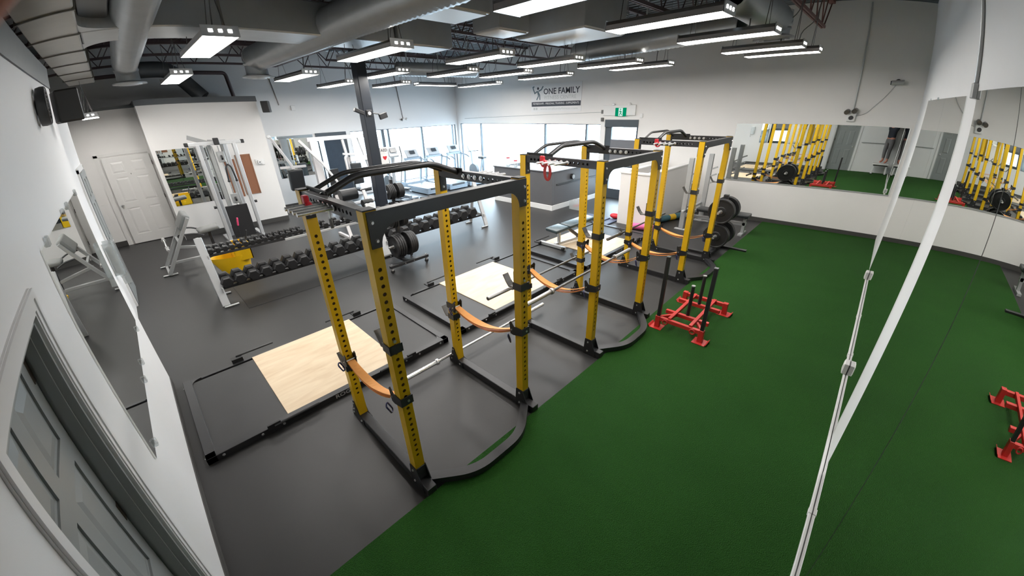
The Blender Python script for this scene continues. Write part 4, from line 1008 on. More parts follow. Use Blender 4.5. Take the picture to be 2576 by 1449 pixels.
# bumper plate A-frame at the end of the turf
t = thing('bumper_rack', 'black A-frame rack of big bumper plates at the end of the turf', 'plate rack', (0.0, 6.75, 0))
for xo in (-0.30, 0.30): MB().b2((xo - 0.35, 6.40, 0.0), (xo + 0.30, 6.47, 0.05), 0.004).build('foot_bar', M_blk2, t, W=True) if xo < 0 else MB().b2((-0.25, 7.0, 0.0), (0.45, 7.07, 0.05), 0.004).build('foot_bar', M_blk2, t, W=True)
MB().b2((-0.06, 6.42, 0.02), (0.0, 7.05, 0.07), 0.004).build('base_bar', M_blk2, t, W=True)
MB().b2((-0.07, 6.70, 0.05), (0.01, 6.78, 1.10), 0.004).build('post', M_blk2, t, W=True)
for z, ys in ((0.36, (6.60, 6.88)), (0.82, (6.62, 6.86))):
    MB().cyl((-0.02, 6.38, z), (-0.02, 7.1, z), 0.024, 12).build('plate_peg', M_chr, t, W=True)
    for yv in ys:
        for k in range(2):
            plate_thing('big bumper plate, %s from the camera on the %s peg' % (ORD[2 * (yv > 6.7) + k], 'lower' if z < 0.5 else 'upper'), (-0.02, yv + (k - 0.5) * 0.062 + (0.03 if yv > 6.7 else -0.03), z - 0.002), 0.225 if z < 0.5 else 0.225, 0.056, (0, 1, 0), 'bumper plates')

# ---------------------------------------------------------------- pads and benches
def pad(t, c, d, m, rot=None, name='pad', ch=0.025, W=True):
    bm = bmesh.new(); bmesh.ops.create_cube(bm, size=1)
    for v in bm.verts: v.co = Vector((v.co.x * d[0], v.co.y * d[1], v.co.z * d[2]))
    bmesh.ops.bevel(bm, geom=bm.edges[:], offset=min(ch, 0.45 * min(d)), segments=3, affect='EDGES', profile=0.6)
    mb = MB(); bm.verts.index_update(); R = rot or Matrix.Identity(3)
    mb.add([R @ v.co + Vector(c) for v in bm.verts], [tuple(v.index for v in f.verts) for f in bm.faces], True); bm.free()
    return mb.build(name, m, t, W=W)
# adjustable bench on the third platform
t = thing('adjustable_bench', 'black adjustable weight bench on the third lifting platform', 'bench', (-2.35, 5.0, 0.056))
MB().b2((-2.80, 4.70, 0.057), (-2.18, 4.76, 0.117), 0.004).build('front_foot', M_silverl, t, W=True)
MB().b2((-2.62, 5.62, 0.057), (-2.05, 5.68, 0.117), 0.004).build('rear_foot', M_silverl, t, W=True)
MB().bar((-2.45, 4.75, 0.11), (-2.33, 5.65, 0.11), 0.06, 0.05, ch=0.004).build('base_beam', M_silverl, t, W=True)
MB().bar((-2.43, 4.85, 0.10), (-2.43, 4.85, 0.42), 0.05, 0.05, ch=0.004).build('post', M_silverl, t, W=True)
MB().bar((-2.36, 5.45, 0.12), (-2.38, 5.0, 0.43), 0.05, 0.06, ch=0.004).build('angle_brace', M_blk2, t, W=True)
MB().bar((-2.42, 4.75, 0.44), (-2.30, 5.55, 0.50), 0.06, 0.04, ch=0.004).build('pad_frame', M_blk2, t, W=True)
for x in (-2.78, -2.2): MB().cyl((x - 0.02, 4.68, 0.09), (x + 0.02, 4.68, 0.09), 0.034, 12).build('wheel', M_rub, t, W=True)
R = Matrix.Rotation(0.065, 3, 'X') @ Matrix.Rotation(-0.13, 3, 'Z')
pad(t, (-2.33, 4.66, 0.475), (0.30, 0.34, 0.065), M_vinylb, R, 'seat_pad')
pad(t, (-2.24, 5.22, 0.515), (0.28, 0.74, 0.065), M_vinylb, R, 'back_pad')
# bench press station by the far wall
t = thing('bench_press', 'grey bench press station with tall uprights against the far wall', 'bench press', (-0.9, 8.1, 0))
for y, x in ((7.70, -1.09), (8.72, -1.02)):
    MB().b2((x - 0.05, y - 0.035, 0.03), (x + 0.05, y + 0.035, 1.58), 0.005).build('upright', M_silver, t, W=True)
    MB().b2((x - 0.14, y - 0.045, 0), (x + 0.20, y + 0.045, 0.03), 0.004).build('foot', M_silver, t, W=True)
    for z in (0.92, 1.08, 1.24):
        MB().bar((x + 0.04, y, z), (x + 0.17, y, z + 0.06), 0.03, 0.035, ch=0.003).build('bar_catch', M_silver, t, W=True)
MB().b2((-1.08, 7.72, 0.30), (-1.02, 8.70, 0.36), 0.004).build('rear_crossbeam', M_silver, t, W=True)
MB().b2((-1.05, 8.17, 0.20), (0.10, 8.24, 0.27), 0.004).build('spine', M_silver, t, W=True)
MB().b2((0.02, 8.02, 0.0), (0.10, 8.40, 0.05), 0.004).build('front_foot', M_silver, t, W=True)
MB().b2((0.03, 8.17, 0.05), (0.09, 8.24, 0.37), 0.004).build('front_post', M_silver, t, W=True)
pad(t, (-0.40, 8.205, 0.42), (1.08, 0.29, 0.075), M_vinyl, None, 'bench_pad')
for y in (7.55, 8.86):
    MB().b2((-1.10, min(y, 8.2), 0.42), (-1.04, max(y, 8.2), 0.47), 0.004).build('storage_bar', M_silver, t, W=True)
# preacher bench with an EZ bar by the left
t = thing('preacher_bench', 'grey preacher curl bench standing left of the dumbbell racks', 'bench', (-7.4, -0.5, 0))
for x in (-7.08, -7.72):
    MB().bar((x, -0.90, 0.02), (x, -0.33, 0.99), 0.05, 0.09, up=(1, 0, 0), ch=0.004).build('leaning_post', M_silver, t, W=True)
    MB().cyl((x, -1.0, 0.016), (x, -0.78, 0.016), 0.016, 8).build('foot_bar', M_silver, t, W=True)
MB().bar((-7.72, -0.58, 0.55), (-7.08, -0.58, 0.55), 0.04, 0.04, ch=0.003).build('crossbar', M_silver, t, W=True)
R = Matrix.Rotation(-1.05, 3, 'X')
pad(t, (-7.4, -0.40, 0.90), (0.62, 0.30, 0.11), M_greyp, Matrix.Rotation(1.04, 3, 'X'), 'arm_pad', 0.04)
MB().bar((-7.4, -0.75, 0.14), (-7.4, 0.12, 0.14), 0.06, 0.05, ch=0.004).build('base_beam', M_silver, t, W=True)
MB().bar((-7.4, -0.62, 0.42), (-7.4, -0.08, 0.30), 0.05, 0.05, ch=0.004).build('seat_link', M_silver, t, W=True)
MB().bar((-7.4, -0.06, 0.14), (-7.4, -0.06, 0.60), 0.05, 0.05, ch=0.004).build('seat_post', M_blk2, t, W=True)
MB().b2((-7.6, 0.08, 0.0), (-7.2, 0.14, 0.12), 0.004).build('rear_foot', M_silver, t, W=True)
MB().b2((-7.72, -0.92, 0.0), (-7.08, -0.88, 0.04), 0.004).build('front_crossbar', M_silver, t, W=True)
pad(t, (-7.4, -0.06, 0.66), (0.30, 0.36, 0.085), M_greyp, Matrix.Rotation(0.12, 3, 'X'), 'seat_pad', 0.035)
for x in (-7.08, -7.72): MB().tube(fillet([(x, -0.50, 0.70), (x, -0.30, 0.68), (x, -0.18, 0.62)], 0.05, 3), 0.014, 8).build('rest_arm', M_blk2, t, W=True)
t = thing('curl_bar', 'chrome zigzag curl bar hanging on the preacher bench', 'curl bar', (-7.4, -0.78, 0.52))
MB().tube(fillet([(-0.55, 0, 0), (-0.28, 0, 0), (-0.17, 0, 0.05), (-0.07, 0, -0.03), (0.07, 0, -0.03), (0.17, 0, 0.05), (0.28, 0, 0), (0.55, 0, 0)], 0.04, 3), 0.014, 10).build('shaft', M_chr, t)
for s in (-1, 1):
    MB().cyl((s * 0.34, 0, 0), (s * 0.58, 0, 0), 0.025, 14).build('sleeve', M_chr, t)
    MB().cyl((s * 0.33, 0, 0), (s * 0.35, 0, 0), 0.036, 14).build('sleeve_collar', M_chr, t)
# ---------------------------------------------------------------- mop bucket
t = thing('mop_bucket', 'yellow plastic mop bucket with wringer behind the dumbbell rack', 'mop bucket', (-6.1, 0.02, 0))
def oval(cx, cy, a, b, z, n=28, spout=0.0):
    out = []
    for i in range(n):
        u = 2 * PI * i / n; x = a * math.cos(u); y = b * math.sin(u)
        if y < 0: y *= 1 + spout * (1 - abs(x) / a)
        out.append(Vector((cx + x, cy + y, z)))
    return out
r0 = oval(0, 0.02, 0.15, 0.21, 0.07); r1 = oval(0, 0, 0.20, 0.27, 0.40, spout=0.18); r1o = oval(0, 0, 0.215, 0.285, 0.405, spout=0.18); r1d = oval(0, 0, 0.215, 0.285, 0.385, spout=0.18); r2 = oval(0, 0.02, 0.14, 0.20, 0.085)
b = MB(); n = 28; vs = r0 + r1d + r1o + r1 + r2
b.add(vs, [(k * n + i, k * n + (i + 1) % n, (k + 1) * n + (i + 1) % n, (k + 1) * n + i) for k in range(4) for i in range(n)], True); b.add(vs, [tuple(range(n)), tuple(range(4 * n, 5 * n))]); b.build('bucket_shell', M_bucket, t)
wr = MB()
for (x0, y0, x1, y1, tz) in ((-0.19, 0.03, -0.175, 0.29, 0.60), (0.175, 0.03, 0.19, 0.29, 0.60), (-0.19, 0.275, 0.19, 0.29, 0.60), (-0.19, 0.02, 0.19, 0.035, 0.56)):
    wr.b2((x0, y0, 0.30), (x1, y1, tz))
wr.build('wringer_box', M_bucket, t)
MB().bar((0.0, 0.28, 0.58), (0.02, 0.34, 0.78), 0.03, 0.02).build('wringer_handle', M_blk2, t)
for x in (-0.13, 0.13):
    for y in (-0.15, 0.18):
        MB().cyl((x - 0.012, y, 0.033), (x + 0.012, y, 0.033), 0.033, 12).build('caster', M_rub, t)
        MB().cyl((x, y, 0.03), (x, y, 0.085), 0.012, 8).build('caster_stem', M_blk2, t)
# ---------------------------------------------------------------- pulley machine by the grey wall
t = thing('cable_machine', 'silver cable pulley machine in front of the grey wall mirror', 'cable machine', (-8.85, 0.72, 0))
for x, y in ((-8.60, 0.38), (-8.60, 1.05), (-9.25, 0.52), (-9.25, 0.98)):
    MB().b2((x - 0.045, y - 0.035, 0.0), (x + 0.045, y + 0.035, 2.15), 0.006).build('frame_post', M_silverl, t, W=True)
MB().b2((-8.66, 0.22, 2.13), (-8.56, 1.20, 2.20), 0.006).build('top_beam', M_silverl, t, W=True)
for y in (0.20, 1.22): MB().box((-8.61, y, 2.165), (0.11, 0.07, 0.08), None, 0.01).build('beam_cap', M_rub, t, W=True)
MB().b2((-9.28, 0.48, 2.13), (-9.22, 1.02, 2.20), 0.006).build('rear_beam', M_silverl, t, W=True)
MB().b2((-9.28, 0.68, 2.14), (-8.5, 0.76, 2.22), 0.006).build('pulley_boom', M_silver, t, W=True)
MB().box((-8.47, 0.72, 2.20), (0.07, 0.10, 0.14), None, 0.01).build('boom_cap', M_rub, t, W=True)
MB().bar((-8.75, 0.62, 2.16), (-9.0, 0.30, 2.30), 0.02, 0.09).build('side_wing', M_silver, t, W=True)
for y in (0.60, 0.84): MB().b2((-8.78, y - 0.03, 0.0), (-8.70, y + 0.03, 2.13), 0.005).build('guide_column', M_silver, t, W=True)
for y in (0.665, 0.775): MB().cyl((-8.86, y, 0.1), (-8.86, y, 2.1), 0.011, 8).build('guide_rod', M_chr, t, W=True)
for k in range(11): MB().b2((-8.95, 0.55, 0.10 + 0.042 * k), (-8.79, 0.89, 0.138 + 0.042 * k), 0.004).build('stack_plate', M_rub, t, W=True)
MB().b2((-8.72, 0.50, 0.05), (-8.68, 0.94, 0.80), 0.006).build('stack_shroud', M_blk2, t, W=True)
MB().b2((-9.3, 0.34, 0.0), (-8.55, 0.42, 0.06), 0.005).build('base_rail', M_silverl, t, W=True)
MB().b2((-9.3, 1.01, 0.0), (-8.55, 1.09, 0.06), 0.005).build('base_rail', M_silverl, t, W=True)
for z in (1.86, 0.95):
    o = MB().b2((-8.69, 0.68, z - 0.10), (-8.62, 0.82, z + 0.12), 0.01).build('pulley_carriage', M_silver, t, W=True)
    MB().cyl((-8.60, 0.735, z), (-8.60, 0.765, z), 0.05, 16).build('pulley_wheel', M_rub, o, W=True)
MB().tube([(-8.56, 0.79, 1.86), (-8.55, 0.80, 1.72)], 0.006, 6).build('cable', M_chr, t, W=True)
for s in (-1, 1):
    MB().tube(fillet([(-8.55, 0.80, 1.72), (-8.54, 0.80 + s * 0.05, 1.66), (-8.54, 0.80 + s * 0.075, 1.38)], 0.04, 4), 0.017, 8).build('rope_handle', M_rub, t, W=True)
    MB().sph((-8.54, 0.80 + s * 0.075, 1.36), 0.028, 10).build('rope_knob', M_rub, t, W=True)
for y in (0.34, 1.10):
    MB().cyl((-8.62, y, 0.83), (-8.62, y + (0.05 if y > 0.7 else -0.05), 0.83), 0.03, 10).build('adjust_knob', M_rub, t, W=True)
MB().bar((-8.60, 0.44, 1.85), (-8.50, 0.10, 1.80), 0.014, 0.014).build('side_handle', M_steeld, t, W=True)
t2 = thing('pink_handle', 'small pink grip lying on the base of the cable machine', 'handle', (-8.52, 0.62, 0.0))
MB().bar((-8.52, 0.60, 0.36), (-8.50, 0.63, 0.55), 0.035, 0.035, ch=0.01).build('grip', mat('hot_pink', (0.85, 0.08, 0.2), 0.4, var=0.05), t2, W=True)
MB().bar((-8.53, 0.60, 0.0), (-8.52, 0.60, 0.36), 0.012, 0.012).build('stick', M_blk2, t2, W=True)
# ---------------------------------------------------------------- white machines
t = thing('multi_station', 'big white multi-station weight machine in front of the dark door', 'weight machine', (-10.0, 3.8, 0))
MB().b2((-10.05, 3.05, 1.96), (-9.95, 4.95, 2.07), 0.006).build('top_beam', M_white, t, W=True)
MB().b2((-10.10, 3.10, 0.0), (-9.94, 3.30, 1.98), 0.006).build('stack_tower', M_white, t, W=True)
MB().b2((-10.05, 4.80, 0.0), (-9.95, 4.90, 1.98), 0.006).build('end_post', M_white, t, W=True)
MB().bar((-10.0, 4.55, 1.98), (-10.0, 4.98, 0.05), 0.08, 0.06, ch=0.005).build('leaning_post', M_white, t, W=True)
MB().bar((-9.85, 2.78, 2.03), (-9.85, 3.28, 1.38), 0.07, 0.07, ch=0.005).build('press_arm', M_white, t, W=True)
MB().bar((-9.85, 3.28, 1.38), (-9.85, 3.62, 0.75), 0.06, 0.06, ch=0.005).build('press_link', M_white, t, W=True)
MB().bar((-10.0, 4.05, 2.0), (-10.0, 4.15, 1.05), 0.07, 0.06, ch=0.005).build('chest_post', M_white, t, W=True)
MB().bar((-9.9, 3.95, 1.55), (-9.9, 4.55, 1.48), 0.06, 0.06, ch=0.008).build('handle_bar', M_white, t, W=True)
MB().b2((-10.0, 4.15, 1.30), (-9.88, 4.75, 1.44), 0.01).build('arm_plate', M_white, t, W=True)
MB().tube(fillet([(-9.85, 4.05, 1.5), (-9.85, 3.98, 1.45), (-9.85, 4.0, 0.8)], 0.06, 4), 0.035, 10).build('leg_tube', M_white, t, W=True)
MB().b2((-10.06, 3.45, 0.1), (-9.96, 3.75, 1.15), 0.006).build('weight_stack', M_rub, t, W=True)
MB().b2((-10.3, 3.0, 0.0), (-9.7, 3.1, 0.07), 0.005).build('base_rail', M_white, t, W=True)
MB().b2((-10.05, 3.0, 0.0), (-9.95, 5.0, 0.07), 0.005).build('base_rail', M_white, t, W=True)
pad(t, (-9.82, 4.25, 0.95), (0.12, 0.32, 0.62), M_vinyl, None, 'back_pad', 0.03)
pad(t, (-9.55, 4.25, 0.50), (0.42, 0.34, 0.09), M_vinyl, None, 'seat_pad', 0.03)
MB().b2((-9.58, 4.2, 0.0), (-9.5, 4.3, 0.46), 0.005).build('seat_post', M_white, t, W=True)
for y in (3.32, 3.40): MB().cyl((-9.98, y, 0.1), (-9.98, y, 1.95), 0.012, 8).build('guide_rod', M_chr, t, W=True)
t = thing('arm_machine', 'white lever-arm machine in front of the wall mirror by the grey wall', 'weight machine', (-10.3, 2.6, 0))
MB().bar((-10.6, 2.30, 2.12), (-10.45, 2.62, 1.35), 0.08, 0.06, ch=0.005).build('lever_arm', M_white, t, W=True)
MB().bar((-10.45, 2.62, 1.35), (-10.4, 2.85, 0.05), 0.08, 0.07, ch=0.005).build('main_post', M_white, t, W=True)
MB().bar((-10.5, 2.32, 1.30), (-10.5, 3.02, 1.28), 0.07, 0.07, ch=0.005).build('cross_arm', M_white, t, W=True)
MB().b2((-10.7, 2.40, 0.0), (-10.1, 2.48, 0.07), 0.005).build('base_rail', M_white, t, W=True)
MB().b2((-10.44, 2.40, 0.0), (-10.36, 2.95, 0.07), 0.005).build('base_rail', M_white, t, W=True)
pad(t, (-10.3, 2.62, 0.95), (0.14, 0.40, 0.60), M_vinyl, Matrix.Rotation(0.2, 3, 'Y'), 'back_pad', 0.04)
MB().sph((-10.62, 2.27, 2.14), 0.06, 12, (0.4, 1, 1)).build('pivot_disc', M_whp, t, W=True)
t = thing('leg_machine', 'white framed leg machine with fat black roller pads left of the column', 'weight machine', (-6.7, 2.6, 0))
for y in (2.35, 3.0):
    MB().bar((-6.4, y, 0.03), (-6.9, y + 0.05, 0.95), 0.07, 0.05, ch=0.004).build('side_frame', M_white, t, W=True)
    MB().b2((-7.1, y - 0.03, 0.0), (-6.3, y + 0.03, 0.06), 0.004).build('base_rail', M_white, t, W=True)
MB().b2((-6.9, 2.3, 0.3), (-6.8, 3.05, 0.37), 0.004).build('crossbar', M_white, t, W=True)
MB().cyl((-6.75, 2.42, 0.95), (-6.75, 2.80, 0.95), 0.13, 18).build('roller_pad', M_vinyl, t, W=True)
MB().cyl((-6.65, 2.86, 0.70), (-6.65, 3.1, 0.70), 0.09, 18).build('roller_pad', M_vinyl, t, W=True)
pad(t, (-6.95, 2.65, 0.62), (0.5, 0.4, 0.1), M_vinyl, Matrix.Rotation(0.25, 3, 'Y'), 'seat_pad', 0.04)
MB().cyl((-6.7, 2.9, 1.02), (-6.7, 3.18, 1.04), 0.018, 10).build('chrome_lever', M_chr, t, W=True)
# ---------------------------------------------------------------- cardio row by the windows
def treadmill(label, y):
    t = thing('treadmill', label, 'treadmill', (-10.0, y, 0), 0, 'treadmills facing the windows')
    pr = [(-0.95, 0.03), (-0.95, 0.20), (-0.75, 0.30), (-0.45, 0.28), (-0.35, 0.20), (0.95, 0.15), (0.95, 0.03)]
    MB().prism(pr, (0, -0.40, 0), (1, 0, 0), (0, 0, 1), (0, 0.80, 0)).build('deck_body', M_tm, t)
    MB().b2((-0.38, -0.25, 0.165), (0.93, 0.25, 0.215)).build('belt', M_tmd, t)
    for s in (-1, 1):
        MB().b2((-0.36, s * 0.27, 0.15), (0.94, s * 0.39, 0.225), 0.01).build('side_rail', M_tm, t)
        MB().bar((-0.62, s * 0.34, 0.20), (-0.42, s * 0.34, 1.12), 0.09, 0.05, up=(0, 1, 0), ch=0.01).build('upright', M_tm, t)
        MB().tube(fillet([(-0.45, s * 0.34, 1.06), (-0.10, s * 0.36, 1.02), (0.05, s * 0.36, 0.95)], 0.08, 4), 0.028, 10).build('handrail', M_tm, t)
        for x in (-0.85, 0.85): MB().cyl((x, s * 0.34, 0.0), (x, s * 0.34, 0.04), 0.03, 10).build('foot', M_rub, t)
    MB().bar((-0.44, -0.36, 1.10), (-0.44, 0.36, 1.10), 0.07, 0.09, ch=0.015).build('crossbar', M_tm, t)
    R = Matrix.Rotation(-0.6, 3, 'Y')
    o = MB().box((-0.46, 0, 1.27), (0.06, 0.50, 0.30), R, 0.02).build('console', mat('console_silver', (0.40, 0.43, 0.46), 0.35, var=0.05), t)
    MB().box((-0.415, 0, 1.31), (0.01, 0.20, 0.13), R).build('screen', M_screen, o)
    return t
treadmill('grey treadmill nearest the black door posts', 6.65)
treadmill('grey treadmill in the middle of the row by the windows', 7.58)
treadmill('grey treadmill nearest the window corner', 8.51)
t = thing('elliptical', 'grey elliptical trainer with a tall console by the dark window posts', 'elliptical', (-9.7, 5.5, 0))
MB().b2((-0.75, -0.06, 0.03), (0.75, 0.06, 0.14), 0.01).build('frame_beam', M_tm, t)
for x in (-0.7, 0.7): MB().b2((x - 0.05, -0.30, 0.0), (x + 0.05, 0.30, 0.06), 0.01).build('foot_bar', M_tm, t)
MB().bar((-0.25, 0, 0.1), (-0.05, 0, 1.30), 0.09, 0.09, ch=0.015).build('mast', M_silverl, t)
o = MB().box((-0.02, 0, 1.46), (0.07, 0.36, 0.36), Matrix.Rotation(-0.5, 3, 'Y'), 0.03).build('console', MATS['console_silver'], t)
MB().box((0.035, 0, 1.52), (0.01, 0.22, 0.14), Matrix.Rotation(-0.5, 3, 'Y')).build('screen', M_screen, o)
MB().cyl((-0.55, -0.05, 0.38), (-0.55, 0.05, 0.38), 0.30, 26).build('flywheel_cover', M_tmd, t)
for s in (-1, 1):
    MB().tube(fillet([(0.10, s * 0.22, 1.15), (0.12, s * 0.24, 1.35), (0.02, s * 0.25, 1.62)], 0.1, 4), 0.018, 8).build('hand_grip', M_blk2, t)
    MB().tube([(-0.12, s * 0.22, 0.45), (0.10, s * 0.22, 1.15)], 0.024, 8).build('swing_arm', M_silverl, t)
    MB().bar((-0.45, s * 0.16, 0.35), (0.55, s * 0.16, 0.22), 0.06, 0.05, ch=0.008).build('pedal_beam', M_tm, t)
    MB().box((0.28, s * 0.16, 0.30), (0.36, 0.14, 0.04), None, 0.01).build('pedal', M_tmd, t)
t = thing('exercise_bike', 'grey exercise bike close to the corner windows', 'exercise bike', (-9.9, 9.26, 0))
MB().b2((-0.5, -0.05, 0.08), (0.5, 0.05, 0.18), 0.01).build('frame_beam', M_tm, t)
for x in (-0.45, 0.45): MB().b2((x - 0.04, -0.25, 0.0), (x + 0.04, 0.25, 0.09), 0.01).build('foot_bar', M_tm, t)
MB().cyl((-0.25, -0.06, 0.38), (-0.25, 0.06, 0.38), 0.25, 24).build('flywheel_cover', M_tmd, t)
MB().bar((-0.3, 0, 0.5), (-0.38, 0, 1.15), 0.07, 0.07, ch=0.01).build('mast', M_tm, t)
MB().bar((0.1, 0, 0.15), (0.28, 0, 0.85), 0.06, 0.06, ch=0.01).build('seat_post', M_tm, t)
pad(t, (0.28, 0, 0.90), (0.28, 0.24, 0.09), M_vinyl, None, 'saddle', 0.04, False)
MB().box((-0.38, 0, 1.22), (0.06, 0.30, 0.24), Matrix.Rotation(-0.5, 3, 'Y'), 0.02).build('console', MATS['console_silver'], t)
MB().tube(fillet([(-0.2, -0.24, 1.12), (-0.38, -0.2, 1.10), (-0.38, 0.2, 1.10), (-0.2, 0.24, 1.12)], 0.08, 4), 0.016, 8).build('handlebar', M_blk2, t)
# ---------------------------------------------------------------- reception desk, half wall
t = thing('reception_desk', 'dark grey reception desk with white baseboard by the bright windows', 'desk', (-5.5, 8.2, 0))
MB().b2((-6.66, 7.12, 0), (-4.43, 7.24, 1.02), 0.004).build('front_panel', M_desk, t, W=True)
MB().b2((-4.55, 7.24, 0), (-4.43, 9.35, 1.02), 0.004).build('side_panel', M_desk, t, W=True)
MB().b2((-6.66, 7.24, 0), (-6.56, 8.2, 1.02), 0.004).build('end_panel', M_desk, t, W=True)
MB().b2((-6.68, 7.09, 1.02), (-4.40, 7.45, 1.05), 0.004).build('counter_top', M_desk, t, W=True)
MB().b2((-4.80, 7.45, 1.02), (-4.40, 9.35, 1.05), 0.004).build('counter_return', M_desk, t, W=True)
MB().b2((-6.56, 7.24, 0.72), (-4.55, 7.9, 0.75), 0.004).build('work_surface', M_whp, t, W=True)
MB().b2((-6.67, 7.10, 0), (-4.42, 7.12, 0.14), 0.003).build('baseboard_front', M_trim, t, W=True)
MB().b2((-4.43, 7.10, 0), (-4.41, 9.35, 0.14), 0.003).build('baseboard_side', M_trim, t, W=True)
MB().b2((-4.43, 7.3, 0.66), (-4.405, 9.2, 0.70), 0.004).build('dark_rail', M_blk2, t, W=True)
t = thing('desk_speaker', 'small round black speaker on the side of the reception desk', 'speaker', (-4.40, 8.0, 0.82))
MB().cyl((-4.43, 8.0, 0.82), (-4.36, 8.0, 0.82), 0.075, 18).build('body', M_blk, t, W=True)
MB().cyl((-4.36, 8.0, 0.82), (-4.355, 8.0, 0.82), 0.06, 18).build('cone', M_silver, t, W=True)
for i, (x, h, m) in enumerate(((-6.2, 0.22, M_clear), (-5.9, 0.16, M_clear))):
    t = thing('supplement_tub', ['tall clear tub on the left end of the reception counter', 'short clear tub on the reception counter beside the taller one'][i], 'tub', (x, 7.27, 1.05))
    MB().lathe([(0, 0.0), (0.06, 0.0), (0.065, 0.02), (0.065, h - 0.03), (0.05, h), (0, h)], (0, 0, 0), (0, 0, 1), 16).build('jar', m, t)
    MB().cyl((0, 0, h), (0, 0, h + 0.03), 0.055, 16).build('lid', M_redp, t)
t = thing('half_wall', 'white open-topped half wall box beside the entrance door', 'half wall', (-2.15, 8.4, 0))
for a, b, nm in (((-2.50, 7.26, 0), (-1.78, 7.36, 1.19), 'front_wall'), ((-2.50, 7.36, 0), (-2.40, 9.56, 1.19), 'left_wall'), ((-1.88, 7.36, 0), (-1.78, 9.56, 1.19), 'right_wall')):
    MB().b2(a, b).build(nm, M_wall, t, W=True)
for a, b in (((-2.52, 7.24, 1.19), (-1.76, 7.38, 1.225)), ((-2.52, 7.38, 1.19), (-2.38, 9.56, 1.225)), ((-1.90, 7.38, 1.19), (-1.76, 9.56, 1.225))):
    MB().b2(a, b, 0.003).build('white_cap', M_trim, t, W=True)
# loose gear on the floor near the desk
t = thing('storage_bin', 'clear storage bin with red handles inside near the desk', 'bin', (-4.0, 7.75, 0))
MB().b2((-0.20, -0.14, 0.0), (0.20, 0.14, 0.01)).b2((-0.20, -0.14, 0), (-0.19, 0.14, 0.24)).b2((0.19, -0.14, 0), (0.20, 0.14, 0.24)).b2((-0.20, -0.14, 0), (0.20, -0.13, 0.24)).b2((-0.20, 0.13, 0), (0.20, 0.14, 0.24)).build('tub', M_clear, t)
MB().bar((-0.12, -0.05, 0.06), (0.14, 0.06, 0.15), 0.06, 0.05, ch=0.01).build('red_grip', M_redp, t)
t = thing('yoga_mat', 'blue exercise mat laid flat beyond the third platform', 'mat', (-2.85, 7.18, 0))
MB().b2((-0.55, -0.30, 0), (0.30, 0.22, 0.03), 0.01).build('sheet', M_mat, t)
MB().b2((-0.53, -0.28, 0.03), (0.10, 0.20, 0.055), 0.01).build('folded_end', M_mat, t)
def roll(label, p0, p1, r, m, stripe=None):
    t = thing('foam_roller', label, 'foam roller', p0)
    a = Vector(p0); b = Vector(p1); d = (b - a).normalized(); L = (b - a).length; R, c, _ = MB().frame(a, b)
    k = 10; mb = MB(); o = mb.cyl(a, b, r, 20).build('core', m, t, W=True)
    for i in range(3):
        q0 = a + d * (L * (0.08 + 0.31 * i)); q1 = a + d * (L * (0.08 + 0.31 * i + 0.22))
        MB().cyl(q0, q1, r * 1.04, 20).build('grip_band', stripe if (stripe and i == 1) else m, t, W=True)
roll('pink foam roller lying in front of the white half wall', (-2.08, 6.98, 0.075), (-1.52, 7.16, 0.075), 0.072, M_pink)
roll('teal foam roller with a yellow band behind the farthest rack', (-1.72, 7.90, 0.075), (-1.45, 8.75, 0.075), 0.072, M_teal, M_bucket)
t = thing('red_glove', 'red padded mitt on the floor left of the half wall', 'glove', (-2.72, 7.55, 0))
MB().sph((0, 0, 0.07), 0.14, 14, (1, 0.7, 0.5)).build('palm', M_redp, t)
MB().sph((0.1, 0.1, 0.07), 0.06, 10, (1.2, 0.7, 0.8)).build('thumb', M_redp, t)
# ================================================================ things on the walls
t = thing('cork_board', 'brown cork notice board on the grey wall', 'notice board', (XK, 1.35, 0.84))
MB().b2((XK, 1.21, 0.85), (XK + 0.012, 1.50, 1.79)).build('cork_sheet', M_cork, t, W=True)
MB().b2((XK, 1.19, 0.83), (XK + 0.018, 1.21, 1.81)).b2((XK, 1.50, 0.83), (XK + 0.018, 1.52, 1.81)).b2((XK, 1.19, 0.83), (XK + 0.018, 1.52, 0.85)).b2((XK, 1.19, 1.79), (XK + 0.018, 1.52, 1.81)).build('frame', mat('cork_frame', (0.30, 0.14, 0.08), 0.6, var=0.1), t, W=True)
t = thing('cork_board', 'narrow cork strip behind the cable machine posts', 'notice board', (XK, 1.03, 0.8))
MB().b2((XK, 0.93, 0.80), (XK + 0.012, 1.15, 1.72)).build('cork_sheet', M_cork, t, W=True)
t = thing('thermostat', 'white thermostat with guard on the grey wall right of the cork board', 'thermostat', (XK, 1.68, 1.58))
MB().b2((XK, 1.60, 1.52), (XK + 0.02, 1.80, 1.66), 0.005).build('guard', M_whp, t, W=True)
o = MB().b2((XK + 0.02, 1.64, 1.545), (XK + 0.05, 1.74, 1.635), 0.006).build('body', M_whp, t, W=True)
MB().b2((XK + 0.05, 1.67, 1.58), (XK + 0.052, 1.71, 1.60)).build('display', M_screen, o, W=True)
def speaker(label, c, d, rz, fr=1):
    t = thing('wall_speaker', label, 'speaker', c, rz)
    MB().box((0, 0, 0), d, None, 0.012).build('cabinet', M_blk, t)
    MB().box((d[0] / 2 + 0.004, 0, 0), (0.008, d[1] * 0.9, d[2] * 0.92), None, 0.003).build('grille', M_rub, t)
    MB().cyl((-d[0] / 2, 0, 0), (-d[0] / 2 - 0.07, 0, 0.02), 0.02, 8).build('bracket', M_blk2, t)
speaker('black box speaker at the top corner of the grey wall', (XK + 0.14, 2.16, 2.87), (0.18, 0.17, 0.26), -0.5)
speaker('black box speaker beside the fan on the near left wall', (-2.62, YS + 0.135, 2.815), (0.14, 0.19, 0.25), 0.35)
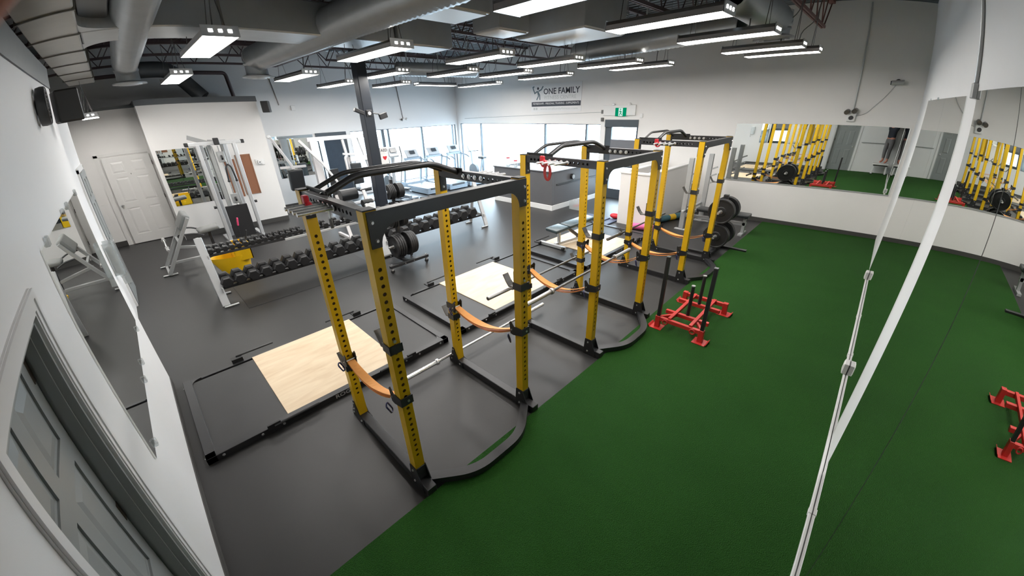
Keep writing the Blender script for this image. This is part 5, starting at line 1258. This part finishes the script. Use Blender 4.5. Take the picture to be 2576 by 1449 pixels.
t = thing('wall_fan', 'round dark wall fan seen edge-on on the near left wall', 'fan', (-1.80, YS + 0.08, 2.80))
MB().lathe([(0.10, -0.03), (0.122, -0.03), (0.126, 0.0), (0.122, 0.03), (0.10, 0.03), (0.10, -0.03)], (-1.80, YS + 0.045, 2.80), (0, 1, 0), 32).build('shroud', mat('fan_grey', (0.05, 0.052, 0.056), 0.4, var=0.1), t, W=True)
MB().cyl((-1.80, YS, 2.80), (-1.80, YS + 0.03, 2.80), 0.05, 16).build('motor', M_blk2, t, W=True)
for k in range(4):
    a = k * PI / 2 + 0.4; dv = Vector((math.cos(a), 0, math.sin(a)))
    MB().bar(Vector((-1.80, YS + 0.045, 2.80)) + dv * 0.03, Vector((-1.80, YS + 0.045, 2.80)) + dv * 0.095, 0.07, 0.006, up=(0.2, 1, 0.2)).build('blade', M_silver, t, W=True)
gr = MB()
for k in range(5): gr.tube(arc((-1.80, YS + 0.077, 2.80), 0.02 + 0.024 * k, 0, 2 * PI, 24, (1, 0, 0), (0, 0, 1))[:-1], 0.003, 5, closed=True)
gr.build('guard', M_blk2, t, W=True)
# clear dispenser at the end of the near left wall
t = thing('wipe_dispenser', 'clear plastic dispenser wrapped round the end of the near left wall', 'dispenser', (XS + 0.02, YS, 1.2))
b = MB(); x0, x1, y0, y1, z0, z1 = XS - 0.05, XS + 0.10, YS, YS + 0.075, 1.33, 1.64
b.b2((x0, y1 - 0.006, z0), (x1, y1, z1)); b.b2((x0, y0, z0), (x0 + 0.006, y1, z1)); b.b2((x1 - 0.006, y0, z0), (x1, y1, z1)); b.b2((x0, y0, z0), (x1, y1, z0 + 0.006))
b.build('case', M_clear, t, W=True)
MB().cyl((XS + 0.03, YS + 0.037, 1.34), (XS + 0.03, YS + 0.037, 1.60), 0.03, 16).build('wipe_roll', M_whp, t, W=True)
MB().tube([(x0 + 0.03, YS + 0.04, 1.335), (x0 + 0.01, YS + 0.055, 1.27), (x0 + 0.02, YS + 0.06, 1.20)], 0, prof=[(-0.03, -0.001), (0.03, -0.001), (0.03, 0.001), (-0.03, 0.001)]).build('hanging_wipe', M_clear, t, W=True)
# banner
bx0, bx1, bz0, bz1 = -7.30, -5.28, 2.50, 3.32
t = thing('banner', 'white banner reading ONE FAMILY above the bright windows', 'banner', (-6.3, YN, bz0))
MB().b2((bx0, YN - 0.012, bz0), (bx1, YN, bz1)).build('sheet', M_signw, t, W=True)
MB().b2((bx0 + 0.02, YN - 0.014, 2.66), (bx1 - 0.02, YN - 0.012, 2.80)).build('dark_stripe', M_ink, t, W=True)
AX, AZ = (1, 0, 0), (0, 0, 1)
def nt(txt, size, x, z, m, name, width=None, al='CENTER', bold=0.0, dy=0.0135):
    # lettering on the north wall faces -y
    mb = text_mb(txt, size, (x, YN - dy, z), (1, 0, 0), (0, 0, 1), 0.001, al, bold, width); return mb.build(name, m, t, W=True)
nt('ONE FAMILY', 0.24, -6.06, 3.02, M_ink, 'lettering_name', 1.42, 'CENTER', 0.004)
nt('FITNESS CENTRE', 0.15, -6.10, 2.87, M_inkg, 'lettering_subtitle', 1.25)
nt('MEMBERSHIPS - PERSONAL TRAINING - SUPPLEMENTS', 0.085, -6.29, 2.715, M_signw, 'lettering_stripe', 1.86, dy=0.0155)
nt('www.onefamilyfitness.com', 0.085, -6.15, 2.56, M_inkg, 'lettering_web', 1.5)
fg = MB()   # stylised flexing figure of the emblem
for p in ([(-7.06, 2.86), (-6.98, 2.98), (-7.02, 3.12)], [(-6.92, 2.86), (-6.93, 3.0), (-7.0, 3.1)], [(-7.02, 3.12), (-7.14, 3.06), (-7.2, 3.18)], [(-6.98, 3.12), (-6.86, 3.16), (-6.78, 3.26)], [(-7.2, 3.18), (-7.22, 3.24), (-7.16, 3.26)]):
    fg.tube([(a, YN - 0.0135, b) for a, b in p], 0, prof=[(-0.02, -0.001), (0.02, -0.001), (0.02, 0.001), (-0.02, 0.001)], up=(0, 1, 0))
fg.build('emblem_figure', M_inkt, t, W=True)
MB().cyl((-7.0, YN - 0.012, 3.2), (-7.0, YN - 0.0145, 3.2), 0.04, 16).build('emblem_head', M_ink, t, W=True)
for k in range(2): MB().b2((-7.2 + 0.1 * k, YN - 0.0135, 2.555), (-7.13 + 0.1 * k, YN - 0.012, 2.625)).build('web_icon', M_inkg, t, W=True)
# exit sign over the entrance
t = thing('exit_sign', 'green running-man exit sign over the entrance door', 'exit sign', (-3.9, YN, 2.45))
MB().b2((-4.47, YN - 0.05, 2.37), (-3.46, YN, 2.64), 0.006).build('light_box', M_whp, t, W=True)
MB().b2((-4.07, YN - 0.062, 2.35), (-3.73, YN - 0.05, 2.57)).build('green_panel', M_green, t, W=True)
MB().b2((-3.965, YN - 0.065, 2.355), (-3.835, YN - 0.062, 2.565)).build('white_panel', M_exitw, t, W=True)
mb = MB()
for p in ([(-3.91, 2.50), (-3.90, 2.44)], [(-3.90, 2.44), (-3.925, 2.40), (-3.93, 2.37)], [(-3.90, 2.44), (-3.875, 2.41), (-3.86, 2.38)], [(-3.91, 2.49), (-3.88, 2.46), (-3.86, 2.47)], [(-3.91, 2.49), (-3.94, 2.465)]):
    mb.tube([(a, YN - 0.066, b) for a, b in p], 0, prof=[(-0.009, -0.001), (0.009, -0.001), (0.009, 0.001), (-0.009, 0.001)], up=(0, 1, 0))
mb.cyl((-3.905, YN - 0.065, 2.53), (-3.905, YN - 0.067, 2.53), 0.016, 12).build('running_man', M_green, t, W=True)
for x in (-4.15, -3.65): MB().sph((x, YN - 0.04, 2.66), 0.05, 12, (1, 0.6, 0.8)).build('emergency_lamp', M_whp, t, W=True)
def secam(label, loc, rz, m):
    t = thing('security_camera', label, 'camera', loc, rz)
    MB().cyl((0, 0, 0), (0, -0.03, 0), 0.045, 14).build('mount', M_blk2, t)
    MB().cyl((0, -0.03, 0), (0.0, -0.09, -0.02), 0.015, 8).build('stem', M_blk2, t)
    MB().cyl((-0.10, -0.10, -0.03), (0.10, -0.10, -0.01), 0.042, 14).build('barrel', m, t)
    MB().cyl((-0.115, -0.10, -0.031), (-0.10, -0.10, -0.03), 0.036, 14).build('lens', M_screen, t)
secam('dark bullet camera high on the far wall near the right corner', (1.80, YN, 3.0), 0, M_silver)
def emlight(label, x, y, z, rz=0):
    t = thing('emergency_light', label, 'emergency light', (x, y, z), rz)
    MB().b2((-0.05, -0.06, -0.16), (0.09, 0, 0.0), 0.01).build('battery_box', M_whp, t)
    for s, zz in ((-1, 0.03), (1, 0.05)):
        o = MB().cyl((s * 0.06, -0.05, zz), (s * 0.06 - 0.01, -0.13, zz - 0.02), 0.045, 14).build('lamp_head', M_steeld, t)
    MB().cyl((0.02, -0.061, -0.09), (0.02, -0.075, -0.09), 0.04, 14).build('lamp_lens', M_blk2, t)
emlight('twin-head emergency light on the far wall above the turf mirror', 1.19, YN, 2.42)
t = thing('conduit', 'thin grey conduit running down the far wall to the emergency light', 'conduit', (1.15, YN, 2.5))
MB().tube([(1.12, YN - 0.014, 4.38), (1.21, YN - 0.014, 2.48)], 0.014, 8).build('pipe', M_silver, t, W=True)
t = thing('cable', 'thin cable looping from the emergency light up to the camera', 'cable', (1.5, YN, 2.6))
MB().tube(fillet([(1.26, YN - 0.01, 2.36), (1.42, YN - 0.01, 2.40), (1.55, YN - 0.01, 2.58), (1.66, YN - 0.01, 2.72), (1.79, YN - 0.01, 2.96)], 0.08, 3), 0.006, 5).build('wire', M_silver, t, W=True)
t = thing('conduit', 'thin grey conduit running down the right-hand wall to the mirror top', 'conduit', (XE, 2.1, 2.7))
MB().tube([(XE - 0.012, 1.80, 4.38), (XE - 0.012, 2.17, 2.72)], 0.012, 8).build('pipe', M_silver, t, W=True)
MB().b2((XE - 0.03, 2.13, 2.66), (XE, 2.21, 2.74), 0.004).build('box', M_silver, t, W=True)
t = thing('cable', 'straight thin cable along the far wall above the windows', 'cable', (-7, YN, 2.4))
MB().tube([(-10.9, YN - 0.008, 2.31), (-4.5, YN - 0.008, 2.46)], 0.007, 5).build('wire', M_silver, t, W=True)
t = thing('door_sensor', 'pair of small dark boxes left of the exit sign', 'sensor', (-4.5, YN, 2.4))
for z in (2.47, 2.26): MB().b2((-4.54, YN - 0.05, z - 0.05), (-4.46, YN, z + 0.05), 0.005).build('box', M_steeld, t, W=True)
tag(MB().b2((-3.32, YN - 0.03, 2.31), (-3.24, YN, 2.42), 0.008).build('motion_sensor', M_whp), 'small white motion sensor right of the exit sign', 'sensor')
t = thing('emergency_light', 'small white emergency light on the wall above the windows', 'emergency light', (XW, 7.07, 2.4))
MB().b2((XW, 7.0, 2.33), (XW + 0.05, 7.1, 2.42), 0.005).build('box', M_whp, t, W=True)
MB().sph((XW + 0.06, 7.16, 2.40), 0.05, 10).build('lamp_head', M_whp, t, W=True)
MB().sph((XW + 0.06, 6.96, 2.39), 0.04, 10).build('lamp_head', M_steeld, t, W=True)
t = thing('conduit', 'grey conduit down the window wall to the small emergency light', 'conduit', (XW, 6.9, 2.5))
MB().tube([(XW + 0.012, 6.85, 4.35), (XW + 0.012, 7.04, 2.42)], 0.012, 6).build('pipe', M_steeld, t, W=True)
t = thing('conduit', 'grey conduit on the window wall near the grey wall corner', 'conduit', (XW, 2.9, 3.0))
MB().tube([(XW + 0.012, 2.80, 4.35), (XW + 0.012, 2.98, 2.95)], 0.012, 6).build('pipe', M_steeld, t, W=True)
tag(MB().b2((XW, 3.28, 2.80), (XW + 0.05, 3.40, 2.93), 0.006).build('wall_sensor', M_whp), 'small white sensor on the window wall left of the column', 'sensor')
# column fittings
t = thing('security_camera', 'dark camera and floodlight pair on the black column', 'camera', (-6.09, 3.12, 2.62))
MB().box((-6.08, 3.12, 2.62), (0.03, 0.12, 0.12), None, 0.005).build('mount', M_blk2, t, W=True)
MB().cyl((-6.065, 3.12, 2.62), (-6.055, 3.12, 2.62), 0.035, 12).build('white_cap', M_whp, t, W=True)
MB().bar((-6.03, 2.98, 2.62), (-6.0, 2.78, 2.70), 0.07, 0.07, ch=0.008).build('camera_body', M_blk2, t, W=True)
MB().cyl((-6.07, 3.2, 2.62), (-6.05, 3.32, 2.60), 0.012, 6).build('arm', M_blk2, t, W=True)
MB().box((-6.03, 3.40, 2.56), (0.06, 0.18, 0.11), Matrix.Rotation(0.25, 3, 'X'), 0.008).build('floodlight', M_blk2, t, W=True)
t = thing('aed_sign', 'white AED sign with a red heart beside the column', 'sign', (-6.15, 3.27, 1.72))
MB().b2((-6.12, 3.235, 1.58), (-6.105, 3.42, 1.93), 0.004).build('sign_board', M_signw, t, W=True)
text_mb('AED', 0.085, (-6.105, 3.33, 1.84), (0, 1, 0), (0, 0, 1), 0.001, 'CENTER', 0.001).build('lettering', M_ink, t, W=True)
hp = [(0.0, -0.05)] + [(0.045 * math.sin(a) ** 3 * 1.1, 0.04 * (math.cos(a) * 1.1 - 0.4 * math.cos(2 * a) - 0.15 * math.cos(3 * a))) for a in [PI - 2 * PI * i / 20 for i in range(1, 20)]]
MB().prism(hp, (-6.1045, 3.33, 1.71), (0, 1, 0), (0, 0, 1), (0.001, 0, 0)).build('heart', M_redp, t, W=True)
text_mb('In Case Of Emergency', 0.028, (-6.105, 3.33, 1.79), (0, 1, 0), (0, 0, 1), 0.001, 'CENTER').build('small_lettering', M_inkg, t, W=True)
MB().b2((-6.14, 3.23, 1.5), (-6.11, 3.40, 1.58)).build('bracket', M_blk2, t, W=True)
# outlets and raceway along the foot of the right-hand mirror wall
t = thing('cable_raceway', 'white cable raceway along the foot of the mirrored wall', 'raceway', (XE, 3.0, 0.014))
MB().b2((XE - 0.026, -1.2, 0.016), (XE - 0.007, 6.9, 0.05), 0.003).build('channel', M_whp, t, W=True)
for y in (0.6, 1.7, 4.15, 5.3): MB().b2((XE - 0.03, y - 0.03, 0.015), (XE - 0.007, y + 0.03, 0.055), 0.003).build('coupling', M_whp, t, W=True)
for y, lb in ((3.72, 'white outlet box low on the mirrored wall nearer the camera'), (6.85, 'white outlet box low on the mirrored wall nearer the far wall')):
    t = thing('outlet_box', lb, 'outlet', (XE - 0.02, y, 0.05))
    MB().b2((XE - 0.05, y - 0.06, 0.05), (XE - 0.007, y + 0.06, 0.17), 0.005).build('box', M_whp, t, W=True)
    MB().b2((XE - 0.054, y - 0.045, 0.065), (XE - 0.05, y + 0.045, 0.155)).build('cover_plate', M_trim, t, W=True)
# whiteboard on the near wall behind the camera (seen in the far mirror)
t = thing('whiteboard', 'whiteboard with a tray on the wall behind the photographer', 'whiteboard', (1.7, YS, 1.2))
MB().b2((1.08, YS, 1.17), (1.98, YS + 0.015, 1.78)).build('board', M_signw, t, W=True)
MB().b2((1.08, YS, 1.14), (1.98, YS + 0.05, 1.165), 0.004).build('tray', M_silver, t, W=True)
# ---------------------------------------------------------------- photographer, seen in the far mirror
def skin_obj(name, chain_list, m, parent, sub=2):
    """one continuous surface grown from joined edges; chain_list = (points, edges, radii)"""
    P, E, Rr = chain_list
    me = bpy.data.meshes.new(name); me.from_pydata([tuple(p) for p in P], E, []); me.update()
    o = bpy.data.objects.new(name, me); COL.objects.link(o)
    md = o.modifiers.new('skin', 'SKIN'); md.use_smooth_shade = True
    s = o.modifiers.new('sub', 'SUBSURF'); s.levels = sub; s.render_levels = sub
    sv = me.skin_vertices[0].data
    for i, r in enumerate(Rr): sv[i].radius = (r, r) if not isinstance(r, tuple) else r
    sv[0].use_root = True
    dg = bpy.context.evaluated_depsgraph_get(); nm = bpy.data.meshes.new_from_object(o.evaluated_get(dg))
    bpy.data.objects.remove(o); o = bpy.data.objects.new(name, nm); COL.objects.link(o)
    nm.polygons.foreach_set('use_smooth', [True] * len(nm.polygons))
    nm.materials.clear(); nm.materials.append(m); o.parent = parent
    return o
# bench the photographer stands on
t = thing('white_step_bench', 'white and black step bench the photographer stands on', 'bench', (1.92, -0.90, 0.014))
MB().box((0, 0, 0.395), (0.52, 0.36, 0.05), None, 0.01).build('top_board', M_whp, t)
MB().box((0, 0, 0.35), (0.46, 0.30, 0.04), None, 0.006).build('under_frame', M_blk2, t)
for s in (-1, 1):
    MB().bar((s * 0.2, 0, 0.34), (s * 0.22, 0, 0.02), 0.06, 0.20, up=(0, 1, 0), ch=0.006).build('leg', M_whp, t)
    MB().box((s * 0.22, 0, 0.012), (0.08, 0.34, 0.024), None, 0.005).build('foot', M_blk2, t)
FZ = 0.434
PR = math.radians(45)
ph = thing('person', 'person in a navy top and grey leggings on the step bench, holding up a phone', 'person', (1.99, -0.93, FZ), PR)
def loc(x, y, z): return Vector((x, y, z))
MWI = (Matrix.Translation((1.99, -0.93, FZ)) @ Matrix.Rotation(PR, 4, 'Z')).inverted()
def fc(x, y, z):            # a point given in the phone's own axes, as a point of the figure
    return MWI @ (CAM + R3 @ Vector((x, y, z)))
P = [loc(0, 0, 0.88), loc(0.0, 0.0, 1.05), loc(0, 0.01, 1.22), loc(0, 0.0, 1.36), loc(0, 0.01, 1.44), loc(0.0, 0.03, 1.50),
     loc(-0.09, 0, 0.84), loc(-0.10, 0.02, 0.48), loc(-0.10, -0.01, 0.10), loc(-0.105, 0.09, 0.035),
     loc(0.09, 0, 0.84), loc(0.10, 0.02, 0.48), loc(0.10, -0.01, 0.10), loc(0.105, 0.09, 0.035)]
E_ = [(0, 1), (1, 2), (2, 3), (3, 4), (4, 5), (0, 6), (6, 7), (7, 8), (8, 9), (0, 10), (10, 11), (11, 12), (12, 13)]
Rr = [(0.155, 0.11), (0.135, 0.10), (0.15, 0.105), (0.12, 0.09), 0.055, 0.05, 0.085, 0.058, 0.038, 0.036, 0.085, 0.058, 0.038, 0.036]
def chain(start, pts, rad):
    i = start
    for p, r_ in zip(pts, rad):
        P.append(Vector(p)); Rr.append(r_); E_.append((i, len(P) - 1)); i = len(P) - 1
    return i
pl_ = fc(-0.075, -0.075, 0.040); pr_ = fc(0.185, -0.060, 0.035)
wl = fc(-0.085, -0.15, 0.06); wr_ = fc(0.195, -0.135, 0.055)
kl = chain(3, [loc(-0.17, 0.0, 1.37), loc(-0.25, 0.05, 1.62), wl, pl_], [0.055, 0.043, 0.030, 0.026])
kr = chain(3, [loc(0.17, 0.0, 1.37), loc(0.26, 0.04, 1.62), wr_, pr_], [0.055, 0.043, 0.030, 0.026])
# left hand: the index finger lies across the upper left corner of the lens
chain(kl, [fc(-0.085, -0.030, 0.012), fc(-0.0718, -0.004, -0.006), fc(-0.0565, 0.0265, -0.0185), fc(-0.0445, 0.0475, -0.0235)], [0.011, 0.0098, 0.0092, 0.0085])
for k in range(3):
    chain(kl, [fc(-0.070 - 0.006 * k, -0.060 - 0.018 * k, 0.010), fc(-0.045, -0.066 - 0.019 * k, -0.006 + 0.004), fc(-0.022, -0.070 - 0.018 * k, 0.0)], [0.010, 0.0088, 0.008])
chain(kl, [fc(-0.050, -0.055, 0.042), fc(-0.020, -0.040, 0.030)], [0.011, 0.009])
for k in range(4):
    chain(kr, [fc(0.180 + 0.004 * k, -0.035 - 0.019 * k, 0.008), fc(0.158, -0.036 - 0.019 * k, -0.004), fc(0.135, -0.038 - 0.018 * k, 0.0)], [0.010, 0.0088, 0.008])
chain(kr, [fc(0.165, -0.040, 0.040), fc(0.135, -0.030, 0.028)], [0.011, 0.009])
body = skin_obj('body', (P, E_, Rr), M_skin, ph)
T = [loc(0, 0, 0.93), loc(0, 0, 1.05), loc(0, 0.01, 1.22), loc(0, 0.0, 1.37), loc(-0.165, 0, 1.37), loc(-0.215, 0.03, 1.52), loc(0.165, 0, 1.37), loc(0.22, 0.025, 1.52)]
skin_obj('navy_top', (T, [(0, 1), (1, 2), (2, 3), (3, 4), (4, 5), (3, 6), (6, 7)], [(0.172, 0.125), (0.155, 0.118), (0.165, 0.12), (0.13, 0.10), 0.068, 0.056, 0.068, 0.056]), M_shirt, ph)
T = [loc(0, 0, 0.90), loc(0, 0, 0.99), loc(-0.09, 0, 0.83), loc(-0.10, 0.02, 0.48), loc(-0.10, -0.01, 0.16), loc(0.09, 0, 0.83), loc(0.10, 0.02, 0.48), loc(0.10, -0.01, 0.16)]
skin_obj('grey_leggings', (T, [(0, 1), (0, 2), (2, 3), (3, 4), (0, 5), (5, 6), (6, 7)], [(0.165, 0.12), (0.145, 0.11), 0.095, 0.066, 0.047, 0.095, 0.066, 0.047]), M_pants, ph)
MB().sph((0, 0.03, 1.60), 0.10, 20, (0.80, 0.95, 1.15)).build('head', M_skin, ph)
MB().sph((0, 0.125, 1.595), 0.018, 8, (0.8, 1.1, 1.3)).build('nose', M_skin, ph)
for s in (-1, 1):
    MB().sph((s * 0.033, 0.112, 1.615), 0.012, 8).build('eye', M_signw, ph)
    MB().sph((s * 0.08, 0.03, 1.60), 0.022, 8, (0.4, 0.8, 1.2)).build('ear', M_skin, ph)
MB().sph((0, 0.115, 1.56), 0.022, 8, (1.1, 0.4, 0.35)).build('mouth', mat('lips', (0.35, 0.09, 0.08), 0.5, var=0.05), ph)
MB().sph((0, 0.005, 1.625), 0.108, 18, (0.88, 0.92, 1.10)).build('hair', M_hair, ph)
t = thing('phone', 'black phone held up in both hands by the person on the bench', 'phone', CAM + R3 @ Vector((0.06, -0.03, 0.012)))
mb = MB().box((0.06, -0.036, 0.0105), (0.165, 0.078, 0.009), None, 0.003); mb.v = [tuple(CAM + R3 @ Vector(v)) for v in mb.v]; mb.build('case', M_blk2, t, W=True)
mb = MB().box((0.06, -0.036, 0.0155), (0.152, 0.070, 0.001)); mb.v = [tuple(CAM + R3 @ Vector(v)) for v in mb.v]; mb.build('screen', M_screen, t, W=True)
